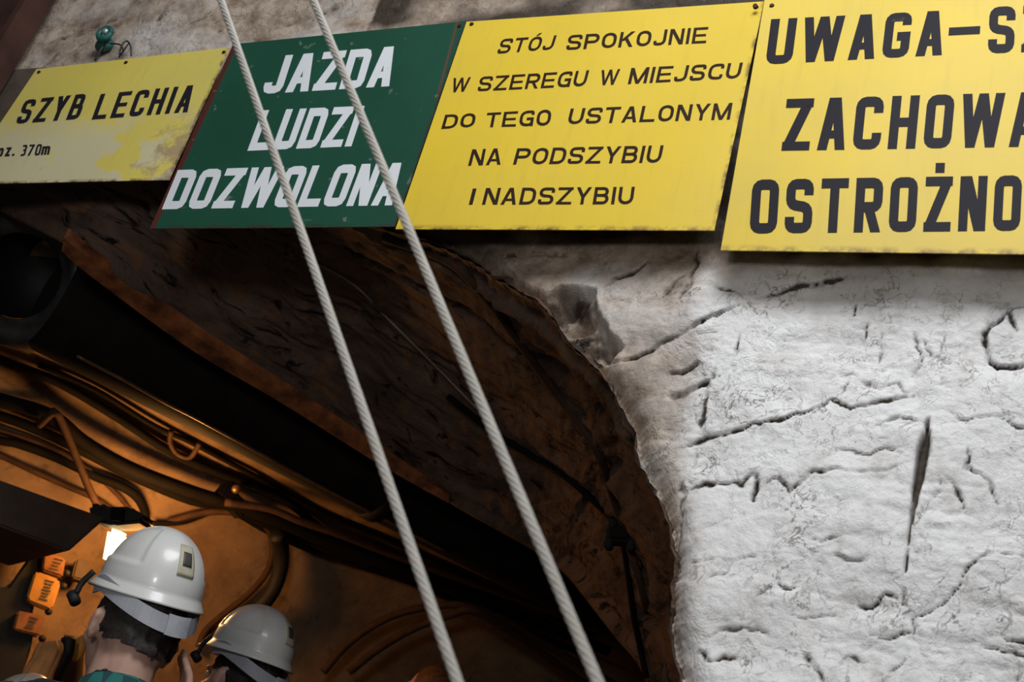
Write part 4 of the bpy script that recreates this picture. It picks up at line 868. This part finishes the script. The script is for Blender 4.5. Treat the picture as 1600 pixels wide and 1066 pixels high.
def helmet(parent, c, mat, tilt=0.0, parts=True, roll=0.0):
    """shell with raised side panels and centre rib, brim and peak; c = centre of the brim plane, facing +Y"""
    hb = 0.120; a, b = 0.098, 0.120; NU, NV = 120, 46; V = []; Fc = []
    M = Matrix.Translation(c) @ Matrix.Rotation(tilt, 4, 'X') @ Matrix.Rotation(roll, 4, 'Y')
    sm = lambda x, lo, hi: (lambda t: t * t * (3 - 2 * t))(min(1, max(0, (x - lo) / (hi - lo))))
    M2 = Matrix.Translation(c) @ Matrix.Rotation(roll * .6, 4, 'Y')
    def shell_pt(g, t, off=0.0):
        z = hb * math.sin(t * math.pi / 2) ; r = math.cos(t * math.pi / 2) ** 0.86
        x, y = a * r * math.sin(g), b * r * math.cos(g)              # g = 0 front
        ag = abs(((g + math.pi) % (2 * math.pi)) - math.pi)          # 0 front .. pi back
        side = sm(ag, 0.75, 0.90) * (1 - sm(ag, 2.26, 2.42)) * sm(t, 0.16, 0.24) * (1 - sm(t, 0.86, 0.93))
        edge = 4 * side * (1 - side)
        crest = math.exp(-(x / 0.020) ** 2) * sm(t, .15, .5)
        d = 1 - 0.050 * side + 0.028 * edge + 0.030 * crest + off
        return Vector((x * d, y * d, z * (1 - 0.02 * side + 0.012 * edge + 0.02 * crest) + off * .12))
    for j in range(NV):
        for i in range(NU):
            g = 2 * math.pi * i / NU
            if j < 6:                                                # brim: out and down
                k = j / 6.0; p = shell_pt(g, 0.0); pk = max(0, math.cos(g)) ** 3
                w = (1 - k) * (0.012 + 0.040 * pk); n = Vector((math.sin(g), math.cos(g), 0)); p = p + n * w + Vector((0, 0, -0.022 * (1 - k) - 0.006 * (1 - k) * pk))
            else: p = shell_pt(g, (j - 6) / (NV - 7) * 0.9999)
            V.append(M @ p)
    for j in range(NV - 1):
        for i in range(NU): Fc.append((j * NU + i, j * NU + (i + 1) % NU, (j + 1) * NU + (i + 1) % NU, (j + 1) * NU + i))
    me = bpy.data.meshes.new('helmet'); me.from_pydata([tuple(v) for v in V], [], Fc); me.update(); o = link('helmet', me, mat, parent, True)
    so = o.modifiers.new('thickness', 'SOLIDIFY'); so.thickness = 0.003; so.offset = 1
    def patch(name, g0, g1, t0, t1, off, mt, n=10):
        V = []; Fc = []
        for j in range(n + 1):
            for i in range(n + 1): V.append(M @ shell_pt(g0 + (g1 - g0) * i / n, t0 + (t1 - t0) * j / n, off))
        for j in range(n):
            for i in range(n): k = j * (n + 1) + i; Fc.append((k, k + 1, k + n + 2, k + n + 1))
        q = mesh(name, V, Fc, mt, o, True); s = q.modifiers.new('t', 'SOLIDIFY'); s.thickness = 0.001; return q
    if parts:
        g = math.pi - 0.10
        patch('sticker', g - .20, g + .20, .20, .56, .012, M_STICK); patch('emblem', g - .10, g + .12, .30, .46, .020, M_STINK, 5)
        # cradle strap round the back of the head
        V = []; Fc = []; n = 40
        for i in range(n + 1):
            g = math.pi * (0.40 + 1.2 * i / n); dz = -0.020 - 0.062 * max(0, -math.cos(g)) ** 1.2
            for (rr_, hh) in ((1, 0), (1, .034), (0.965, .034), (0.965, 0)): V.append(M2 @ Vector((math.sin(g) * .102 * rr_, math.cos(g) * .123 * rr_, dz + hh - .018)))
        for i in range(n):
            for k in range(4): Fc.append((i * 4 + k, i * 4 + (k + 1) % 4, i * 4 + 4 + (k + 1) % 4, i * 4 + 4 + k))
        mesh('cradle_strap', V, Fc, M_STRAP, o)
        V = []; Fc = []; n = 12
        for i in range(n + 1):
            g = math.pi * (0.86 + .16 * i / n); dz = -0.020 - 0.062 * max(0, -math.cos(g)) ** 1.2
            for (rr_, hh) in ((1.035, -.003), (1.035, .037)): V.append(M2 @ Vector((math.sin(g) * .102 * rr_, math.cos(g) * .123 * rr_, dz + hh - .018)))
        for i in range(n): Fc.append((i * 2, i * 2 + 1, i * 2 + 3, i * 2 + 2))
        q = mesh('size_buckle', V, Fc, simple('pale_buckle', (0.45, 0.46, 0.50), .4), o); s = q.modifiers.new('t', 'SOLIDIFY'); s.thickness = .004
        V, Fc = tube_vf([np.array(M @ Vector(p)) for p in smooth_path([(-.100, .055, .0), (-.112, .062, -.025), (-.118, .06, -.05)], 5)], .006, 8)
        tube_vf([np.array(M @ Vector(p)) for p in [(-.122, .07, -.052), (-.116, .05, -.066)]], .011, 10, V, Fc)
        mesh('lamp_clip', V, Fc, M_BLACK, o, True)
    return o

def person(label, loc, face, H=1.74, jacket=M_NAVY, hair=M_HAIR, helm=None, hand=None, collar=None, eyes=False, tilt=0.0, voxel=0.009, parts=True, head_turn=0.0, roll=0.0):
    """standing figure facing +Y before it is turned; H = top of the skull"""
    root = empty('person', loc, face); k = H / 1.74
    z = lambda v: v * k
    bm = bmesh.new()
    hc = z(1.635)
    ell(bm, (0, -.012, hc + .012), (.077, .098, .098)); ell(bm, (0, .035, hc - .035), (.060, .062, .082)); ell(bm, (0, -.045, hc - .02), (.068, .055, .075))
    capsule(bm, (0, .075, hc - .105), (0, .06, hc - .10), .026, .035)                     # chin
    capsule(bm, (0, .092, hc + .01), (0, .116, hc - .038), .009, .014); ell(bm, (-.013, .102, hc - .04), (.009, .01, .007)); ell(bm, (.013, .102, hc - .04), (.009, .01, .007))
    for s in (-1, 1):
        ell(bm, (s * .031, .082, hc + .022), (.024, .014, .009)); ell(bm, (s * .04, .074, hc - .03), (.022, .018, .018))
        ell(bm, (s * .081, -.004, hc - .022), (.010, .019, .032), Matrix.Rotation(s * 0.45, 3, 'Z')); ell(bm, (s * .084, -.012, hc - .008), (.009, .018, .018), Matrix.Rotation(s * 0.5, 3, 'Z'))
    ell(bm, (0, .094, hc - .066), (.022, .010, .006)); ell(bm, (0, .091, hc - .077), (.019, .011, .007))
    capsule(bm, (0, -.03, z(1.40)), (0, -.018, hc - .05), .066, .060); capsule(bm, (0, -.045, z(1.42)), (0, -.045, hc - .03), .052, .050)
    # trunk and limbs
    capsule(bm, (-.10, -.01, z(1.36)), (.10, -.01, z(1.36)), .09, .09); capsule(bm, (0, 0, z(1.30)), (0, 0, z(1.02)), .125, .115); capsule(bm, (-.06, 0, z(.95)), (.06, 0, z(.95)), .115, .115)
    arms = {}
    for s in (-1, 1):
        capsule(bm, (s * .09, 0, z(.90)), (s * .10, .01, z(.50)), .085, .055); capsule(bm, (s * .10, .01, z(.50)), (s * .105, -.02, z(.10)), .055, .038); capsule(bm, (s * .105, -.03, z(.045)), (s * .12, .13, z(.03)), .036, .030)
        sh = Vector((s * .185, -.01, z(1.37)))
        if hand and s == 1: el = Vector((.34, .10, z(1.16))); wr = Vector(hand[0])
        else: el = Vector((s * .23, -.03, z(1.08))); wr = Vector((s * .23, .06, z(.84)))
        arms[s] = (sh, el, wr); capsule(bm, sh, el, .052, .042); capsule(bm, el, wr, .042, .027)
        d = (wr - el).normalized() if not (hand and s == 1) else Vector(hand[1]).normalized()
        across = Vector(hand[2]).normalized() if (hand and s == 1) else Vector((0, 1, 0)); nrm_ = d.cross(across).normalized()
        p0 = wr + d * .01; p1 = wr + d * .085
        for t in (-1, -.33, .33, 1): capsule(bm, p0 + across * .018 * t, p1 + across * .029 * t, .015, .012)
        for t, L in ((-1, .062), (-.33, .074), (.33, .080), (1, .070)):
            a0 = p1 + across * .029 * t; a1 = a0 + d * L * .5 + nrm_ * .006; a2 = a1 + d * L * .45 + nrm_ * .016
            capsule(bm, a0, a1, .0098, .0090); capsule(bm, a1, a2, .0090, .0076)
        th0 = p0 + across * .026 + nrm_ * .006; th1 = th0 + d * .035 + across * .026 + nrm_ * .012; th2 = th1 + d * .032 + across * .004 + nrm_ * .01
        capsule(bm, th0, th1, .014, .011); capsule(bm, th1, th2, .011, .0085)
    body = remeshed('body', bm, min(voxel, .0065) if hand else voxel, M_SKIN, root, 3)
    # jacket, trousers, boots
    bm = bmesh.new()
    capsule(bm, (-.105, -.015, z(1.365)), (.105, -.015, z(1.365)), .108, .108); capsule(bm, (0, 0, z(1.31)), (0, 0, z(1.0)), .15, .145); capsule(bm, (-.06, 0, z(.93)), (.06, 0, z(.93)), .14, .14); capsule(bm, (0, -.035, z(1.40)), (0, -.035, z(1.475)), .092, .074)
    for s in (-1, 1):
        sh, el, wr = arms[s]; capsule(bm, sh, el, .072, .060); capsule(bm, el, el + (wr - el) * .9, .060, .044)
    remeshed('jacket', bm, .012, jacket, root, 4, None, .004)
    bm = bmesh.new()
    capsule(bm, (-.06, 0, z(.90)), (.06, 0, z(.90)), .128, .128)
    for s in (-1, 1): capsule(bm, (s * .09, 0, z(.88)), (s * .10, .01, z(.5)), .105, .078); capsule(bm, (s * .10, .01, z(.5)), (s * .105, -.02, z(.14)), .078, .066)
    remeshed('trousers', bm, .014, M_DKCLOTH, root, 4)
    for s in (-1, 1):
        bm = bmesh.new(); capsule(bm, (s * .105, -.02, z(.24)), (s * .105, -.03, .06), .060, .052); capsule(bm, (s * .105, -.03, .05), (s * .122, .15, .042), .05, .042)
        remeshed('boot', bm, .012, M_BOOT, root, 2, lambda c: c.z < 0.004)
    bm = bmesh.new()
    ell(bm, (0, -.016, hc + .014), (.081, .101, .104)); ell(bm, (0, -.045, hc - .03), (.073, .061, .086)); capsule(bm, (0, -.06, hc - .085), (0, -.055, hc - .06), .050, .058)
    def cut(c):
        zz = c.z - hc
        return (c.y > .055 and zz < .075) or (c.y > -.002 and zz < .01) or (c.y > -.03 and zz < -.035) or zz < -.066 + 0.25 * abs(c.x)
    remeshed('hair', bm, .006, hair, root, 2, cut, .005)
    if collar:
        V = []; Fc = []; n = 48
        for j, (rr_, dz) in enumerate(((.080, -.045), (.076, .0), (.070, .022), (.064, .022), (.062, -.03))):
            for i in range(n): g = 2 * math.pi * i / n; V.append((math.sin(g) * rr_ * 1.04, -.035 + math.cos(g) * rr_ * .98, z(1.50) + dz - .022 * (math.cos(g) + 1) * .8))
        for j in range(4):
            for i in range(n): Fc.append((j * n + i, j * n + (i + 1) % n, (j + 1) * n + (i + 1) % n, (j + 1) * n + i))
        mesh('collar', V, Fc, collar, root, True)
    if eyes:
        for s in (-1, 1): from_bm('eye', sphere_bm((s * .031, .083, hc + .006), .012), M_EYE, root, True)
    if helm: helmet(root, (0, -.006, hc + .084), helm, tilt, parts, roll)
    return tag(root, label, 'person', 'people standing in the tunnel')

def stand(x, y, z, zt):
    """foot point under a pixel at camera depth z; returns location and the height of that sight line"""
    p = dep(x, y, z); return (p[0], p[1], 0.0), p[2]
l1, h1 = stand(250, 876, 2.62, 0); l2, h2 = stand(404, 980, 3.45, 0); l3, h3 = stand(290, 1036, 5.0, 0); l4, h4 = stand(677, 1075, 4.5, 0); l5, h5 = stand(38, 1100, 3.3, 0)
print('heights', h1, h2, h3, h4, h5, l1, l2)
def facing(loc, turn): v = np.array(loc[:2]) - CAM[:2]; return math.atan2(v[1], v[0]) - math.pi / 2 + turn
person('person in dark jacket seen from behind in the nearest white helmet with a grey strap', l1, facing(l1, 0.42), (h1 - 0.07) + .025, M_NAVY, M_HAIR, M_HW, ((.165, .005, h1 - .300), (-.18, -.10, 1), (.3, 1, .1)), M_CHECK, tilt=0.22, voxel=.007, roll=-0.14)
person('person in the smaller dirty white helmet, second from the camera', l2, facing(l2, 0.75), (h2 - 0.07) + .025, M_RED, M_HAIR, M_HW, None, M_RED, True, tilt=0.14, roll=-0.08)
person('person in a red helmet mostly hidden between the two white helmets', l3, facing(l3, 0.2), h3 - .05, M_RED, M_HAIR, M_HR, None, None, False, parts=False)
person('bareheaded person whose orange-lit head just shows at the bottom edge by the left rope', l4, facing(l4, 1.3), h4 + .09, M_DKCLOTH, M_HAIR2, None, None, None, True)
person('person in a pale helmet whose top just shows in the lower left corner', l5, facing(l5, 0.3), h5 - .045, M_DKCLOTH, M_HAIR, M_HG, None, None, False, parts=False)
